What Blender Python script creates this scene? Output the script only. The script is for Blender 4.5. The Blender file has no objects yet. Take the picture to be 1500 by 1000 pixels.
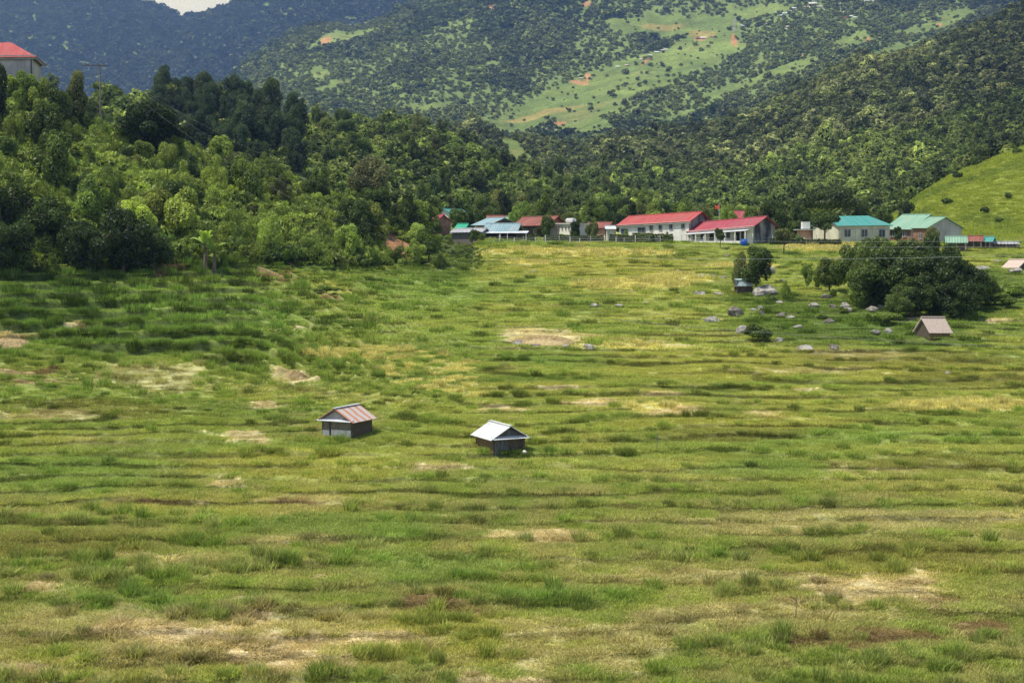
import bpy, math, random
import numpy as np
from mathutils import Vector, Matrix

random.seed(7); RS = np.random.RandomState(11)
SC = bpy.context.scene
COL = bpy.data.collections.new('valley'); SC.collection.children.link(COL)
PROTO = bpy.data.collections.new('plant_shapes')          # source meshes for the stuff objects, not linked to the scene

# ------------------------------------------------------------------ camera
F = 2083.0; CX, CY = 750.0, 500.0; YH = 358.0
PITCH = math.atan((CY - YH) / F); CAMZ = 20.0
cam_d = bpy.data.cameras.new('camera'); cam = bpy.data.objects.new('camera', cam_d); COL.objects.link(cam)
cam_d.sensor_width = 36.0; cam_d.lens = 36.0 * F / 1500.0; cam_d.clip_end = 20000; cam_d.clip_start = 0.5
cam.location = (0, 0, CAMZ); cam.rotation_euler = (math.radians(90) - PITCH, 0, 0)
SC.camera = cam
cp, sp = math.cos(PITCH), math.sin(PITCH)

def P(px, py, D):
    """world point at distance D (along y) seen at photo pixel (px, py)"""
    a = (px - CX) / F; b = (CY - py) / F
    yy = cp + b * sp; zz = -sp + b * cp
    return np.array([D * a / yy, D, CAMZ + D * zz / yy])

def proj(x, y, z):
    zz = z - CAMZ
    dep = y * cp - zz * sp; up = y * sp + zz * cp
    return CX + F * x / dep, CY - F * up / dep

# ------------------------------------------------------------------ noise
def _h(ix, iy, s):
    n = (ix.astype(np.int64) * 374761393 + iy.astype(np.int64) * 668265263 + s * 1274126177) & 0xffffffff
    n = ((n ^ (n >> 13)) * 1103515245) & 0xffffffff
    n = ((n ^ (n >> 16)) * 2246822519) & 0xffffffff
    return ((n ^ (n >> 15)) & 0xffffff) / float(0xffffff)
def vn(x, y, s=0):
    x = np.asarray(x, float); y = np.asarray(y, float)
    fx = np.floor(x); fy = np.floor(y); tx = x - fx; ty = y - fy
    tx = tx * tx * (3 - 2 * tx); ty = ty * ty * (3 - 2 * ty)
    a = _h(fx, fy, s); b = _h(fx + 1, fy, s); c = _h(fx, fy + 1, s); d = _h(fx + 1, fy + 1, s)
    return (a + (b - a) * tx) * (1 - ty) + (c + (d - c) * tx) * ty
def fbm(x, y, s=0, o=4):
    r = 0; amp = 1; t = 0
    for k in range(o):
        r = r + amp * (vn(x, y, s + k) - .5); t += amp * .5; x = x * 2.03 + 3.1; y = y * 2.03 + 1.7; amp *= .5
    return r / t                                           # about -1..1
def sst(a, b, x):
    t = np.clip((x - a) / (b - a), 0, 1); return t * t * (3 - 2 * t)

# ------------------------------------------------------------------ terrain
def plane(D): return CAMZ - 12.8 + .1015 * (D - 90)
US = np.linspace(-.9, .9, 1201)
def layer(pts, smooth=9):
    """pts (px, py, D) or ('z', px, D, z) -> D(u), z(u)"""
    q = []
    for p in pts:
        if p[0] == 'z': q.append(((p[1] - CX) / F, p[2], p[3]))
        else:
            w = P(*p); q.append((w[0] / w[1], w[1], w[2]))
    q.sort(); q = np.array(q)
    D = np.interp(US, q[:, 0], q[:, 1]); Z = np.interp(US, q[:, 0], q[:, 2])
    k = np.exp(-np.linspace(-2, 2, 2 * smooth + 1) ** 2); k /= k.sum()
    pad = lambda v: np.convolve(np.pad(v, smooth, mode='edge'), k, 'valid')
    return pad(D), pad(Z)
LAY = [
    layer([('z', 750, 1, CAMZ - 1.6)]),
    layer([('z', 750, 12, CAMZ - 6)]),
    layer([('z', 750, 40, plane(45) - .6)]),
    layer([('z', 750, 60, plane(60))]),
    layer([('z', 0, 92, plane(92) + .6), ('z', 600, 92, plane(92))]),
    # foot of the left hill, then plain field
    layer([(-400, 400, 120), (0, 386, 135), (100, 386, 140), (300, 382, 152), (430, 385, 162), (520, 390, 172), (600, 390, 184), (690, 396, 190), ('z', 730, 192, plane(192) - .3), ('z', 1600, 192, plane(192) + .4)]),
    # crest of the left hill / end of the field
    layer([(-400, 90, 190), (0, 150, 200), (100, 188, 206), (200, 214, 211), (350, 252, 216), (450, 288, 218), (550, 318, 219), (600, 342, 219), (650, 362, 218), (690, 372, 217), ('z', 715, 217, CAMZ + .2), ('z', 1600, 217, CAMZ + .3)], 6),
    layer([(-400, 110, 240), (0, 165, 245), (200, 228, 250), (350, 268, 250), (450, 300, 252), (550, 330, 250), (640, 345, 250), (750, 349, 250), (1250, 351, 250), (1380, 352, 250), (1500, 340, 250), (1800, 300, 250)]),
    layer([(-400, 130, 330), (0, 180, 330), (200, 205, 330), (350, 222, 330), (450, 250, 330), (550, 285, 330), (650, 312, 330), (750, 325, 330), (900, 333, 330), (1280, 335, 330), (1320, 303, 325), (1360, 272, 325), (1400, 250, 328), (1450, 230, 330), (1500, 213, 333), (1800, 120, 340)]),
    layer([(-400, 150, 400), (0, 160, 400), (100, 160, 400), (250, 158, 400), (350, 158, 400), (450, 195, 400), (550, 228, 400), (650, 262, 400), (750, 285, 400), (900, 312, 400), (1000, 318, 400), (1280, 312, 400), (1400, 262, 400), (1500, 236, 400), (1800, 180, 400)]),
    # crest of the wooded middle hill
    layer([(-400, 200, 500), (0, 205, 500), (250, 205, 500), (370, 200, 500), (450, 190, 500), (560, 196, 500), (650, 216, 500), (740, 244, 500), (850, 284, 500), (940, 304, 500), (1050, 292, 500), (1200, 275, 500), (1350, 238, 500), (1500, 190, 500), (1800, 120, 500)]),
    layer([('z', 0, 640, 75), ('z', 450, 640, 60), ('z', 700, 640, 45), (860, 262, 640), (950, 256, 640), (1050, 243, 640), (1200, 215, 640), (1350, 175, 640), (1500, 128, 640), (1800, 40, 640)]),
    # crest of the right forest hill
    layer([('z', 0, 900, 120), ('z', 600, 900, 90), ('z', 760, 900, 85), (840, 222, 900), (950, 202, 920), (1050, 178, 940), (1150, 146, 960), (1250, 108, 980), (1350, 70, 1000), (1450, 34, 1020), (1500, 14, 1030), (1800, -120, 1060)]),
    layer([('z', 0, 1180, 140), ('z', 500, 1180, 100), ('z', 750, 1180, 95), ('z', 950, 1180, 100), ('z', 1250, 1180, 135), ('z', 1500, 1180, 165)]),
    layer([(-300, 190, 1450), (300, 190, 1450), (450, 175, 1450), (600, 190, 1450), (750, 200, 1450), (850, 180, 1450), (1000, 150, 1450), (1150, 125, 1450), (1300, 90, 1450), (1500, 60, 1450)]),
    layer([(-300, 175, 1900), (300, 160, 1900), (380, 120, 1900), (500, 105, 1900), (620, 90, 1900), (750, 85, 1900), (880, 90, 1900), (1000, 65, 1900), (1200, 35, 1900), (1350, 15, 1900), (1500, -10, 1900)]),
    # crest of the big middle mountain
    layer([(-300, 200, 2500), (250, 160, 2500), (330, 115, 2500), (372, 92, 2500), (420, 68, 2500), (470, 52, 2500), (530, 43, 2500), (590, 36, 2500), (640, 16, 2500), (680, -2, 2500), (760, -40, 2550), (900, -70, 2600), (1200, -90, 2700), (1500, -120, 2700)]),
    layer([('z', 0, 2900, 230), ('z', 400, 2900, 240), ('z', 800, 2900, 330), ('z', 1500, 2900, 400)]),
    layer([(-300, 110, 3300), (0, 110, 3300), (300, 100, 3300), (450, 80, 3300), (700, 0, 3300), (1500, -60, 3300)]),
    # far blue ridge
    layer([(-400, -60, 4100), (-40, -16, 4100), (20, -1, 4100), (45, 4, 4100), (75, 0, 4100), (120, -14, 4100), (175, -3, 4100), (215, 7, 4100), (245, 19, 4100), (262, 22, 4100), (285, 15, 4100), (320, 6, 4100), (350, -4, 4100), (450, -45, 4100), (700, -80, 4100), (1500, -80, 4100)], 4),
    layer([('z', 750, 5200, 400)]),
    layer([('z', 750, 9000, 100)]),
]
LD = np.array([l[0] for l in LAY]); LZ = np.array([l[1] for l in LAY])
_h_ = np.diff(LD, axis=0); _d_ = np.diff(LZ, axis=0) / _h_
LM = np.zeros_like(LZ)
LM[0] = _d_[0]; LM[-1] = _d_[-1]
for i in range(1, len(LD) - 1):
    a, b = _d_[i - 1], _d_[i]
    LM[i] = np.where(a * b > 0, 2 * a * b / np.where(a + b == 0, 1, a + b), 0)

def base(x, y):
    x = np.asarray(x, float); y = np.maximum(np.asarray(y, float), 1.01)
    shp = x.shape; x = x.ravel(); y = y.ravel()
    u = np.clip(x / y, -.89, .89); fi = (u + .9) / 1.8 * 1200; i0 = np.clip(fi.astype(int), 0, 1199); t = fi - i0
    n = len(LD); out = np.full(x.shape, 0.0)
    g = lambda A, k: A[k][i0] * (1 - t) + A[k][i0 + 1] * t
    dk = g(LD, 0); zk = g(LZ, 0); mk = g(LM, 0)
    out[:] = zk
    for k in range(n - 1):
        dn = g(LD, k + 1); zn = g(LZ, k + 1); mn = g(LM, k + 1)
        m = (y >= dk) & (y < dn)
        hh = dn - dk; s = np.clip((y - dk) / hh, 0, 1)
        v = (2 * s**3 - 3 * s**2 + 1) * zk + (s**3 - 2 * s**2 + s) * hh * mk + (-2 * s**3 + 3 * s**2) * zn + (s**3 - s**2) * hh * mn
        out = np.where(m, v, out); dk, zk, mk = dn, zn, mn
    out = np.where(y >= dk, zk, out)
    return out.reshape(shp)
def layD(k, x, y):
    u = np.asarray(x) / np.maximum(np.asarray(y), 1); return np.interp(u, US, LD[k])

STEP = .30
def terr(x, y, z0):
    """terrace phase 0..1: 0 is the back of a terrace floor, near 1 its riser"""
    w = z0 + .50 * fbm(x / 34., y / 26., 21, 3) + .13 * fbm(x / 9., y / 5., 25, 2) + .05 * fbm(x / 3., y / 1.5, 27, 2)
    u = x / np.maximum(y, 1)
    left = sst(-.02, -.2, u) * sst(95, 115, y)
    st = STEP * (1 + 1.5 * left)
    return w / st, st, left
def height(x, y):
    x = np.asarray(x, float); y = np.asarray(y, float)
    z = base(x, y)
    toe = layD(5, x, y); u = x / np.maximum(y, 1)
    fieldw = sst(46, 52, y) * np.where(u < -.02, sst(8, -4, y - toe), sst(222, 212, y))
    ph, st, left = terr(x, y, z)
    fr = ph - np.floor(ph)
    stepz = st * (sst(.80, 1, fr) - fr)
    amp = (.3 + .8 * sst(-.4, .5, fbm(x / 12., y / 5., 5, 3))) * (.6 + .4 * sst(60, 95, y)) + .45 * left
    z = z + fieldw * (stepz * amp + .10 * fbm(x / 3.2, y / 1.6, 31, 3))
    rough = sst(235, 420, y)
    z = z + (1 - fieldw) * (1 - rough) * sst(60, 200, y) * .5 * fbm(x / 5., y / 5., 41, 3) * np.where(u < 0, 1.6, .25)
    s = np.clip(y, 1, 6000)
    z = z + rough * (s * .013) * fbm(x / (s * .07), y / (s * .16), 51, 5) * (1 + .5 * sst(1500, 3500, y))
    return z
def hz(x, y): return float(height(np.array([x]), np.array([y]))[0])
_ds = np.geomspace(46, 4500, 2600)
def G(px, py, dmin=46, dmax=4500):
    """point where the ray through the photo pixel meets the terrain"""
    ds = _ds[(_ds > dmin) & (_ds < dmax)]
    a = (px - CX) / F; b = (CY - py) / F; yy = cp + b * sp
    x = ds * a / yy; z = CAMZ + ds * (-sp + b * cp) / yy
    t = height(x, ds); hit = np.nonzero(t >= z)[0]
    i = hit[0] if len(hit) else len(ds) - 1
    return np.array([x[i], ds[i], t[i]])
def at(px, D, py=350):
    w = P(px, py, D); return np.array([w[0], D, hz(w[0], D)])

# ------------------------------------------------------------------ surface colours (base colours of what grows where, with painted riser shade)
PATCH = []
def patch(kind, px, py, rx, ry, s=0.0, k=1.0, dmin=46):
    c = G(px, py, dmin)[:2]
    a = G(px + rx, py + s * rx, dmin)[:2] - c
    b = (G(px, py - ry, dmin)[:2] - G(px, py + ry, dmin)[:2]) / 2
    lim = max(40, c[1] * .5)
    if np.hypot(*a) > lim * 2: a = np.array([rx * c[1] / F, -s * rx])
    if np.hypot(*b) > lim: b = b / np.hypot(*b) * lim
    M = np.array([[a[0], b[0]], [a[1], b[1]]]); det = abs(np.linalg.det(M))
    if det < 1e-6: return
    PATCH.append((kind, c, np.linalg.inv(M), k, max(np.hypot(*a), np.hypot(*b)), c[1]))
GOLD = [(930, 416, 100, 9), (990, 408, 60, 8), (820, 367, 150, 5), (900, 372, 90, 4), (1205, 362, 70, 6), (1420, 594, 130, 10), (950, 508, 75, 5), (960, 594, 60, 6),
        (1080, 390, 60, 5), (780, 385, 50, 4)]
for g in GOLD: patch('gold', *g)
for x0_, x1_, y_ in ((240, 625, 110), (20, 560, 132), (550, 800, 128), (100, 290, 168), (290, 870, 160), (240, 420, 188), (680, 1080, 196), (360, 560, 212), (590, 680, 220), (690, 1040, 226), (390, 590, 240), (830, 990, 246), (440, 570, 264), (650, 800, 264),
                   (740, 1050, 284), (510, 720, 298), (920, 1100, 314), (630, 900, 330), (710, 960, 357), (910, 1100, 372)):
    patch('gold', 440 + (x0_ + x1_) / 2 * .2533, 483 + y_ * .2533, (x1_ - x0_) / 2 * .2533, 2.5, -.02)
for g in [(1100, 530, 240, 30), (900, 390, 180, 25), (1100, 620, 200, 14), (760, 570, 120, 12), (1320, 540, 180, 16), (620, 930, 300, 40), (450, 680, 160, 25), (1250, 830, 180, 25)]:
    patch('yellowish', *g, k=.75)
for g in [(735, 599, 36, 5), (800, 782, 72, 8), (1275, 862, 105, 20), (640, 687, 36, 5), (430, 551, 32, 6), (385, 592, 26, 5), (434, 480, 22, 4), (20, 500, 30, 7), (800, 495, 60, 12),
          (990, 605, 55, 4), (870, 592, 40, 6), (1010, 598, 25, 4), (1128, 607, 22, 5), (560, 934, 80, 10), (250, 925, 90, 16), (400, 955, 90, 22), (60, 985, 50, 12), (370, 905, 30, 12),
          (60, 858, 34, 9), (740, 995, 60, 7), (470, 845, 22, 5), (325, 705, 26, 4), (110, 475, 14, 4), (970, 575, 26, 4), (820, 568, 30, 4), (1180, 570, 18, 3), (350, 640, 40, 7), (960, 500, 20, 3), (850, 508, 22, 4),
          (1340, 465, 18, 4), (1460, 472, 26, 5), (1050, 470, 10, 3)]:
    patch('straw', *g, k=.78)
for g in [(1200, 765, 260, 14), (1400, 760, 160, 12), (1050, 845, 160, 12), (300, 930, 220, 40), (420, 790, 90, 8), (240, 815, 60, 8), (900, 920, 150, 18), (1100, 900, 180, 14), (850, 960, 120, 15), (250, 735, 60, 6), (450, 730, 80, 6),
          (1280, 690, 60, 5), (1180, 545, 80, 5), (1260, 520, 90, 6), (230, 555, 60, 18), (80, 610, 90, 7)]:
    patch('stubble', *g, k=.6)
for g in [(1300, 930, 60, 10), (1210, 945, 60, 9), (1430, 920, 60, 10), (640, 878, 45, 9), (690, 893, 30, 6), (430, 738, 40, 4), (235, 738, 22, 4), (240, 398, 24, 7), (420, 378, 18, 10), (480, 437, 20, 6), (400, 408, 30, 5), (45, 545, 60, 4), (60, 560, 50, 3), (1170, 878, 40, 5), (1380, 880, 35, 6)]:
    patch('soil', *g, k=.75)
patch('redsoil', 587, 371, 24, 13, .25, .85)
BANK = G(587, 372)
def bankfree(x, y): return ~((np.abs(x - BANK[0]) < 2.4) & (y > BANK[1] - 9) & (y < BANK[1] + 2.5))
for g in [(200, 460, 240, 70), (100, 700, 160, 30), (520, 770, 160, 20), (640, 830, 160, 26), (820, 870, 120, 18), (1200, 640, 200, 18), (1150, 690, 160, 14), (640, 430, 110, 30), (880, 535, 160, 10), (1300, 480, 120, 18), (1420, 640, 120, 12), (760, 660, 80, 12), (200, 880, 120, 20)]:
    patch('fresh', *g, k=.7)
for g in [(1240, 462, 190, 42), (1440, 430, 110, 40), (1120, 440, 70, 22), (1330, 500, 120, 16), (640, 400, 60, 14), (350, 395, 330, 14), (60, 440, 150, 40)]:
    patch('weedy', *g, k=.8)
for g in [(1330, 530, 230, 18), (1420, 560, 160, 14), (1080, 640, 140, 12), (1380, 680, 160, 14), (1350, 820, 200, 25), (100, 800, 200, 22), (150, 600, 160, 16)]:
    patch('olive', *g, k=.7)
# open slopes and clearings on the mountains
for g in [(560, 130, 260, 60, 0), (1150, 70, 260, 60, -.2), (1000, 60, 200, 60, -.3), (1150, 160, 150, 30, -.4), (470, 80, 110, 40, -.4), (640, 60, 60, 20, -.4), (1300, 90, 160, 40, -.4)]:
    patch('scrub', *g, k=1, dmin=1200)
for g in [(875, 134, 165, 28, -.40), (990, 92, 92, 26, -.42), (822, 168, 80, 23, -.15), (850, 188, 54, 13, .1), (985, 40, 95, 17, -.1)]:
    patch('meadow', *g, k=1, dmin=1200)
for g in [(1160, 100, 50, 8, -.3), (1250, 62, 30, 10, -.2), (1240, 100, 70, 7, -.35), (1085, 128, 50, 7, -.45), (1300, 78, 60, 8, -.4), (1380, 34, 60, 10, -.3), (1010, 165, 50, 5, -.4), (500, 55, 50, 9, -.3), (467, 110, 14, 12, 0), (490, 125, 25, 6, -.2), (720, 95, 14, 6, 0), (1100, 20, 60, 8, -.1)]:
    patch('meadow', *g, k=.85, dmin=1200)
for g in [(620, 160, 30, 7, 0), (760, 250, 60, 4, .45), (700, 190, 20, 6, 0), (830, 195, 25, 8, 0)]:
    patch('meadow', *g, k=.9, dmin=300)
for g in [(490, 215, 70, 20, .1), (460, 190, 50, 12, .1), (540, 180, 60, 8, .1), (1150, 225, 90, 10, -.35), (1350, 180, 90, 8, -.35), (1250, 265, 60, 8, -.3)]:
    patch('brush', *g, k=.8, dmin=300)
for g in [(478, 60, 9, 6), (526, 70, 11, 3), (722, 14, 8, 5), (862, 6, 10, 3), (850, 122, 14, 3), (861, 113, 4, 6), (948, 89, 7, 3, -.6), (1026, 57, 10, 2), (1076, 62, 5, 8, .4), (1272, 61, 3.5, 6), (1240, 88, 9, 2), (1376, 37, 4, 3), (1175, 82, 6, 1.5), (818, 181, 13, 3)]:
    patch('redsoil', *g, k=.8, dmin=1200)
for g in [(970, 42, 40, 5, -.1), (1030, 50, 22, 5, 0), (800, 165, 60, 4, -.2)]:
    patch('dry', *g, k=.8, dmin=1200)

C = {'gold': (.66, .62, .28), 'yellowish': (.46, .46, .14), 'straw': (.62, .52, .35), 'stubble': (.54, .48, .29), 'soil': (.24, .15, .10), 'redsoil': (.38, .19, .11), 'fresh': (.28, .385, .11),
     'meadow': (.14, .19, .06), 'brush': (.16, .21, .07), 'scrub': (.13, .18, .065), 'weedy': (.155, .235, .06), 'olive': (.29, .29, .095), 'dry': (.24, .20, .08)}
def patches(x, y, kinds=None):
    w = {}
    for kind, c, Mi, k, R, D in PATCH:
        if kinds and kind not in kinds: continue
        m = (np.abs(x - c[0]) < R * 2.4) & (np.abs(y - c[1]) < R * 2.4)
        if not m.any(): continue
        xx, yy = x[m], y[m]; dx = xx - c[0]; dy = yy - c[1]; sd_ = c[0] * .37 + c[1] * .11
        al = Mi[0, 0] * dx + Mi[0, 1] * dy; be = Mi[1, 0] * dx + Mi[1, 1] * dy
        if kind == 'gold':
            r = np.sqrt(al * al + be * be) + .22 * fbm(al * 6 + sd_, be * 1.5, 61, 3); v = sst(1.05, .8, r) * k
        elif D < 240 and kind not in ('fresh', 'yellowish', 'weedy', 'olive'):
            r = np.sqrt(al * al + be * be) + .75 * fbm(al * 2.6 + sd_, be * 1.1, 61, 3) + .55 * fbm(al * 9 + sd_, be * 3.5, 64, 2)
            v = sst(1.25, .9, r) * k
        else:
            r = np.sqrt(al * al + be * be) + .5 * fbm(al * 1.8 + sd_, be * 1.3, 61, 4)
            v = sst(1.12, .86 if D > 1000 else .6, r) * k
        ww = w.setdefault(kind, np.zeros(x.shape)); ww[m] = np.maximum(ww[m], v)
    return w
def lerp(a, b, t): return a + (np.asarray(b) - a) * t[:, None]
def colour(x, y):
    """base colour of the ground cover with painted riser shade, and the straw weight"""
    x = np.asarray(x, float).ravel(); y = np.asarray(y, float).ravel(); u = x / np.maximum(y, 1)
    c = np.tile(np.array([.325, .40, .11]), (len(x), 1))
    c = lerp(c, (.46, .47, .15), sst(-.25, .55, fbm(x / 14., y / 7., 71, 3)) * .8)
    c = lerp(c, (.24, .315, .09), sst(.05, .75, fbm(x / 8., y / 4.5, 75, 3)) * .8)
    c = lerp(c, (.50, .43, .25), sst(.25, .8, fbm(x / 5., y / 2.2, 79, 3)) * .55)
    c = lerp(c, (.50, .44, .24), sst(-.35, .3, fbm(x / 1.2, y / 1.2, 179, 3)) * sst(96, 70, y) * .55)
    left = sst(-.08, -.25, u) * sst(96, 118, y)
    c = lerp(c, (.26, .34, .09), left * .7)
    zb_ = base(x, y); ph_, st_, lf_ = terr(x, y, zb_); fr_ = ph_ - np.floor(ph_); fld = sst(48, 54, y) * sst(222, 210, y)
    rz_ = sst(.78, .86, fr_) * sst(1.0, .95, fr_) * fld * np.maximum(sst(-.42, .12, fbm(x / 7., y / 2., 211, 3)), .6 * lf_) * (.7 + .3 * sst(60, 100, y))  # mask of the riser strips, whose shade is painted into the cover colour
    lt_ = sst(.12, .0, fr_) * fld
    wall = patches(x, y)
    order = ['fresh', 'scrub', 'brush', 'yellowish', 'olive', 'weedy', 'meadow', 'dry', 'stubble', 'gold', 'soil', 'straw', 'redsoil']
    # wooded or shrubby land away from the field
    toe = layD(5, x, y); hill = np.where(u < -.025, sst(0, 5, y - toe), sst(300, 350, y))
    hill = np.where((u > .265) & (y < 345), 0, hill)
    c = lerp(c, (.11, .155, .045), hill)
    grassy = sst(.25, .28, u) * sst(222, 235, y) * sst(352, 338, y)
    c = lerp(c, (.34, .40, .085), grassy)
    c = lerp(c, (.23, .30, .07), grassy * sst(0, .5, fbm(x / 9., y / 9., 83, 3)) * .8)
    sw = np.zeros(len(x))
    for k in order:
        if k in wall:
            ck = np.array(C[k])
            if k in ('straw', 'stubble'): ck = lerp(np.tile(ck, (len(x), 1)), (.30, .22, .14), sst(.05, .5, fbm(x / .7, y / .55, 241, 2)) * .6)
            if k == 'meadow':
                t_ = sst(-.05, .25, fbm(x / 26., y / 44., 231, 4)) * .8 + .2 * sst(-.2, .2, np.sin(y * .16 + 3 * fbm(x / 60., y / 60., 237, 2))); ck = ck * (1 + .35 * fbm(x / 90., y / 90., 233, 3))[:, None]
                ck = lerp(ck, (.085, .13, .045), t_ * .6); ck = lerp(ck, (.20, .19, .08), sst(.25, .7, fbm(x / 80., y / 40., 235, 3)) * .5)
            c = lerp(c, ck, wall[k])
            if k in ('straw', 'stubble', 'soil', 'redsoil'): sw = np.maximum(sw, wall[k] * (1 if k != 'stubble' else .75))
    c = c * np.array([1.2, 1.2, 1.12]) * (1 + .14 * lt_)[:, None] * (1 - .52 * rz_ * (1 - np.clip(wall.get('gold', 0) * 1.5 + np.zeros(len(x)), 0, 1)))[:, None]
    return c, sw, wall

# ------------------------------------------------------------------ materials
def mat(name):
    m = bpy.data.materials.new(name); m.use_nodes = True; nt = m.node_tree
    for n in list(nt.nodes): nt.nodes.remove(n)
    return m, nt, (lambda t, **k: _nn(nt, t, **k))
def _nn(nt, t, **k):
    n = nt.nodes.new(t)
    for a, b in k.items(): setattr(n, a, b)
    return n
def mixc(nt, a, b, fac, mode='MIX'):
    n = nt.nodes.new('ShaderNodeMix'); n.data_type = 'RGBA'; n.blend_type = mode
    for s, v in ((n.inputs[0], fac), (n.inputs[6], a), (n.inputs[7], b)):
        if hasattr(v, 'is_output'): nt.links.new(v, s)
        else: s.default_value = v if isinstance(v, (int, float)) else (*v[:3], 1)
    return n.outputs[2]
def mathn(nt, op, a, b=None, c=None):
    n = nt.nodes.new('ShaderNodeMath'); n.operation = op
    for i, v in enumerate((a, b, c)):
        if v is None: continue
        if hasattr(v, 'is_output'): nt.links.new(v, n.inputs[i])
        else: n.inputs[i].default_value = v
    return n.outputs[0]
def noise(nt, scale, detail=4, coord='Object', stretch=None, rough=.55):
    tc = nt.nodes.new('ShaderNodeTexCoord'); src = tc.outputs[coord]
    if stretch:
        mp = nt.nodes.new('ShaderNodeMapping'); mp.inputs['Scale'].default_value = stretch
        nt.links.new(src, mp.inputs[0]); src = mp.outputs[0]
    n = nt.nodes.new('ShaderNodeTexNoise'); n.inputs['Scale'].default_value = scale; n.inputs['Detail'].default_value = detail
    n.inputs['Roughness'].default_value = rough; nt.links.new(src, n.inputs[0]); return n.outputs[0]
def ramp(nt, v, *st):
    r = nt.nodes.new('ShaderNodeValToRGB'); nt.links.new(v, r.inputs[0])
    e = r.color_ramp.elements
    while len(e) < len(st): e.new(.5)
    for q, (p, c) in zip(e, st): q.position = p; q.color = (*c, 1) if isinstance(c, tuple) else (c, c, c, 1)
    return r.outputs[0]
def out(nt, sh): o = nt.nodes.new('ShaderNodeOutputMaterial'); nt.links.new(sh, o.inputs[0])

def ground_mat(name, scale, lo=.72, hi=1.28):
    m, nt, N = mat(name)
    a = N('ShaderNodeAttribute', attribute_name='col')
    n1 = noise(nt, scale, 6); n2 = noise(nt, scale * 7, 3)
    v = mathn(nt, 'MULTIPLY', ramp(nt, n1, (.3, lo), (.7, hi)), mathn(nt, 'MULTIPLY', ramp(nt, n2, (.3, .75), (.7, 1.25)), ramp(nt, noise(nt, scale * 26, 2), (.3, .65), (.7, 1.35))))
    mu = N('ShaderNodeVectorMath', operation='SCALE'); nt.links.new(a.outputs['Color'], mu.inputs[0]); nt.links.new(v, mu.inputs['Scale'])
    b = N('ShaderNodeBsdfPrincipled'); nt.links.new(mu.outputs[0], b.inputs['Base Color']); b.inputs['Roughness'].default_value = 1; b.inputs['Specular IOR Level'].default_value = .1
    bp = N('ShaderNodeBump'); bp.inputs['Strength'].default_value = .6; bp.inputs['Distance'].default_value = .3 / scale
    nt.links.new(n1, bp.inputs['Height']); nt.links.new(bp.outputs[0], b.inputs['Normal']); out(nt, b.outputs[0]); return m
def leaf_mat(name, src, trans=.3, spec=.05, spread=.55, hue=(1.2, 1.08, .7), tcol=(1.0, 1.08, .5)):
    m, nt, N = mat(name)
    if src == 'object': cc = N('ShaderNodeObjectInfo').outputs['Color']
    else: cc = N('ShaderNodeAttribute', attribute_name='tint', attribute_type='INSTANCER').outputs['Color']
    lv = N('ShaderNodeAttribute', attribute_name='lv').outputs['Fac']
    v = mathn(nt, 'MULTIPLY_ADD', lv, 2 * spread, 1 - spread)
    mu = N('ShaderNodeVectorMath', operation='SCALE'); nt.links.new(cc, mu.inputs[0]); nt.links.new(v, mu.inputs['Scale'])
    col = mixc(nt, mu.outputs[0], hue, mathn(nt, 'MULTIPLY', lv, .8), 'MULTIPLY')
    d = N('ShaderNodeBsdfDiffuse'); t = N('ShaderNodeBsdfTranslucent'); g = N('ShaderNodeBsdfGlossy'); g.inputs['Roughness'].default_value = .45
    nt.links.new(col, d.inputs[0]); nt.links.new(mixc(nt, col, tcol, 1.0, 'MULTIPLY'), t.inputs[0])
    m1 = N('ShaderNodeMixShader'); m1.inputs[0].default_value = trans; nt.links.new(d.outputs[0], m1.inputs[1]); nt.links.new(t.outputs[0], m1.inputs[2])
    m2 = N('ShaderNodeMixShader'); m2.inputs[0].default_value = spec; nt.links.new(m1.outputs[0], m2.inputs[1]); nt.links.new(g.outputs[0], m2.inputs[2])
    out(nt, (m2 if spec > 0 else m1).outputs[0]); return m
def plain(name, c1, c2, scale=3., rough=.8, stretch=None, p=(.35, .65), metal=0, detail=5, bump=.2, coord='Object'):
    m, nt, N = mat(name)
    n1 = noise(nt, scale, detail, coord, stretch)
    b = N('ShaderNodeBsdfPrincipled'); nt.links.new(ramp(nt, n1, (p[0], c1), (p[1], c2)), b.inputs['Base Color'])
    b.inputs['Roughness'].default_value = rough; b.inputs['Metallic'].default_value = metal; b.inputs['Specular IOR Level'].default_value = .3
    if bump:
        bp = N('ShaderNodeBump'); bp.inputs['Strength'].default_value = bump; bp.inputs['Distance'].default_value = .05
        nt.links.new(n1, bp.inputs['Height']); nt.links.new(bp.outputs[0], b.inputs['Normal'])
    out(nt, b.outputs[0]); return m
M = {}
M['field'] = ground_mat('field_ground', 1.2)
M['hill'] = ground_mat('hill_ground', .12, .8, 1.2)
M['mount'] = ground_mat('mountain_ground', .03, .8, 1.2)
M['leaf'] = leaf_mat('leaves', 'object', .34, .025, .75)
M['leaf_i'] = leaf_mat('leaves_of_the_wood', 'inst', .25, .02, .65)
M['grass_i'] = leaf_mat('grass_blades', 'inst', .42, 0, .5, (1.12, 1.04, .85), (1.0, 1.04, .7))
M['bark'] = plain('bark', (.07, .055, .04), (.19, .16, .12), 3, .95, (4, 4, .6))
M['core'] = plain('inner_core', (.012, .02, .006), (.03, .045, .012), 2, 1)  # dark solid fill inside crowns and hedges, stops see-through
M['rock'] = plain('boulder_rock', (.16, .15, .14), (.46, .44, .41), 1.6, .95, bump=.8)
M['rockdark'] = plain('weathered_rock', (.09, .08, .07), (.28, .25, .22), 1.8, .95, bump=.8)

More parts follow.
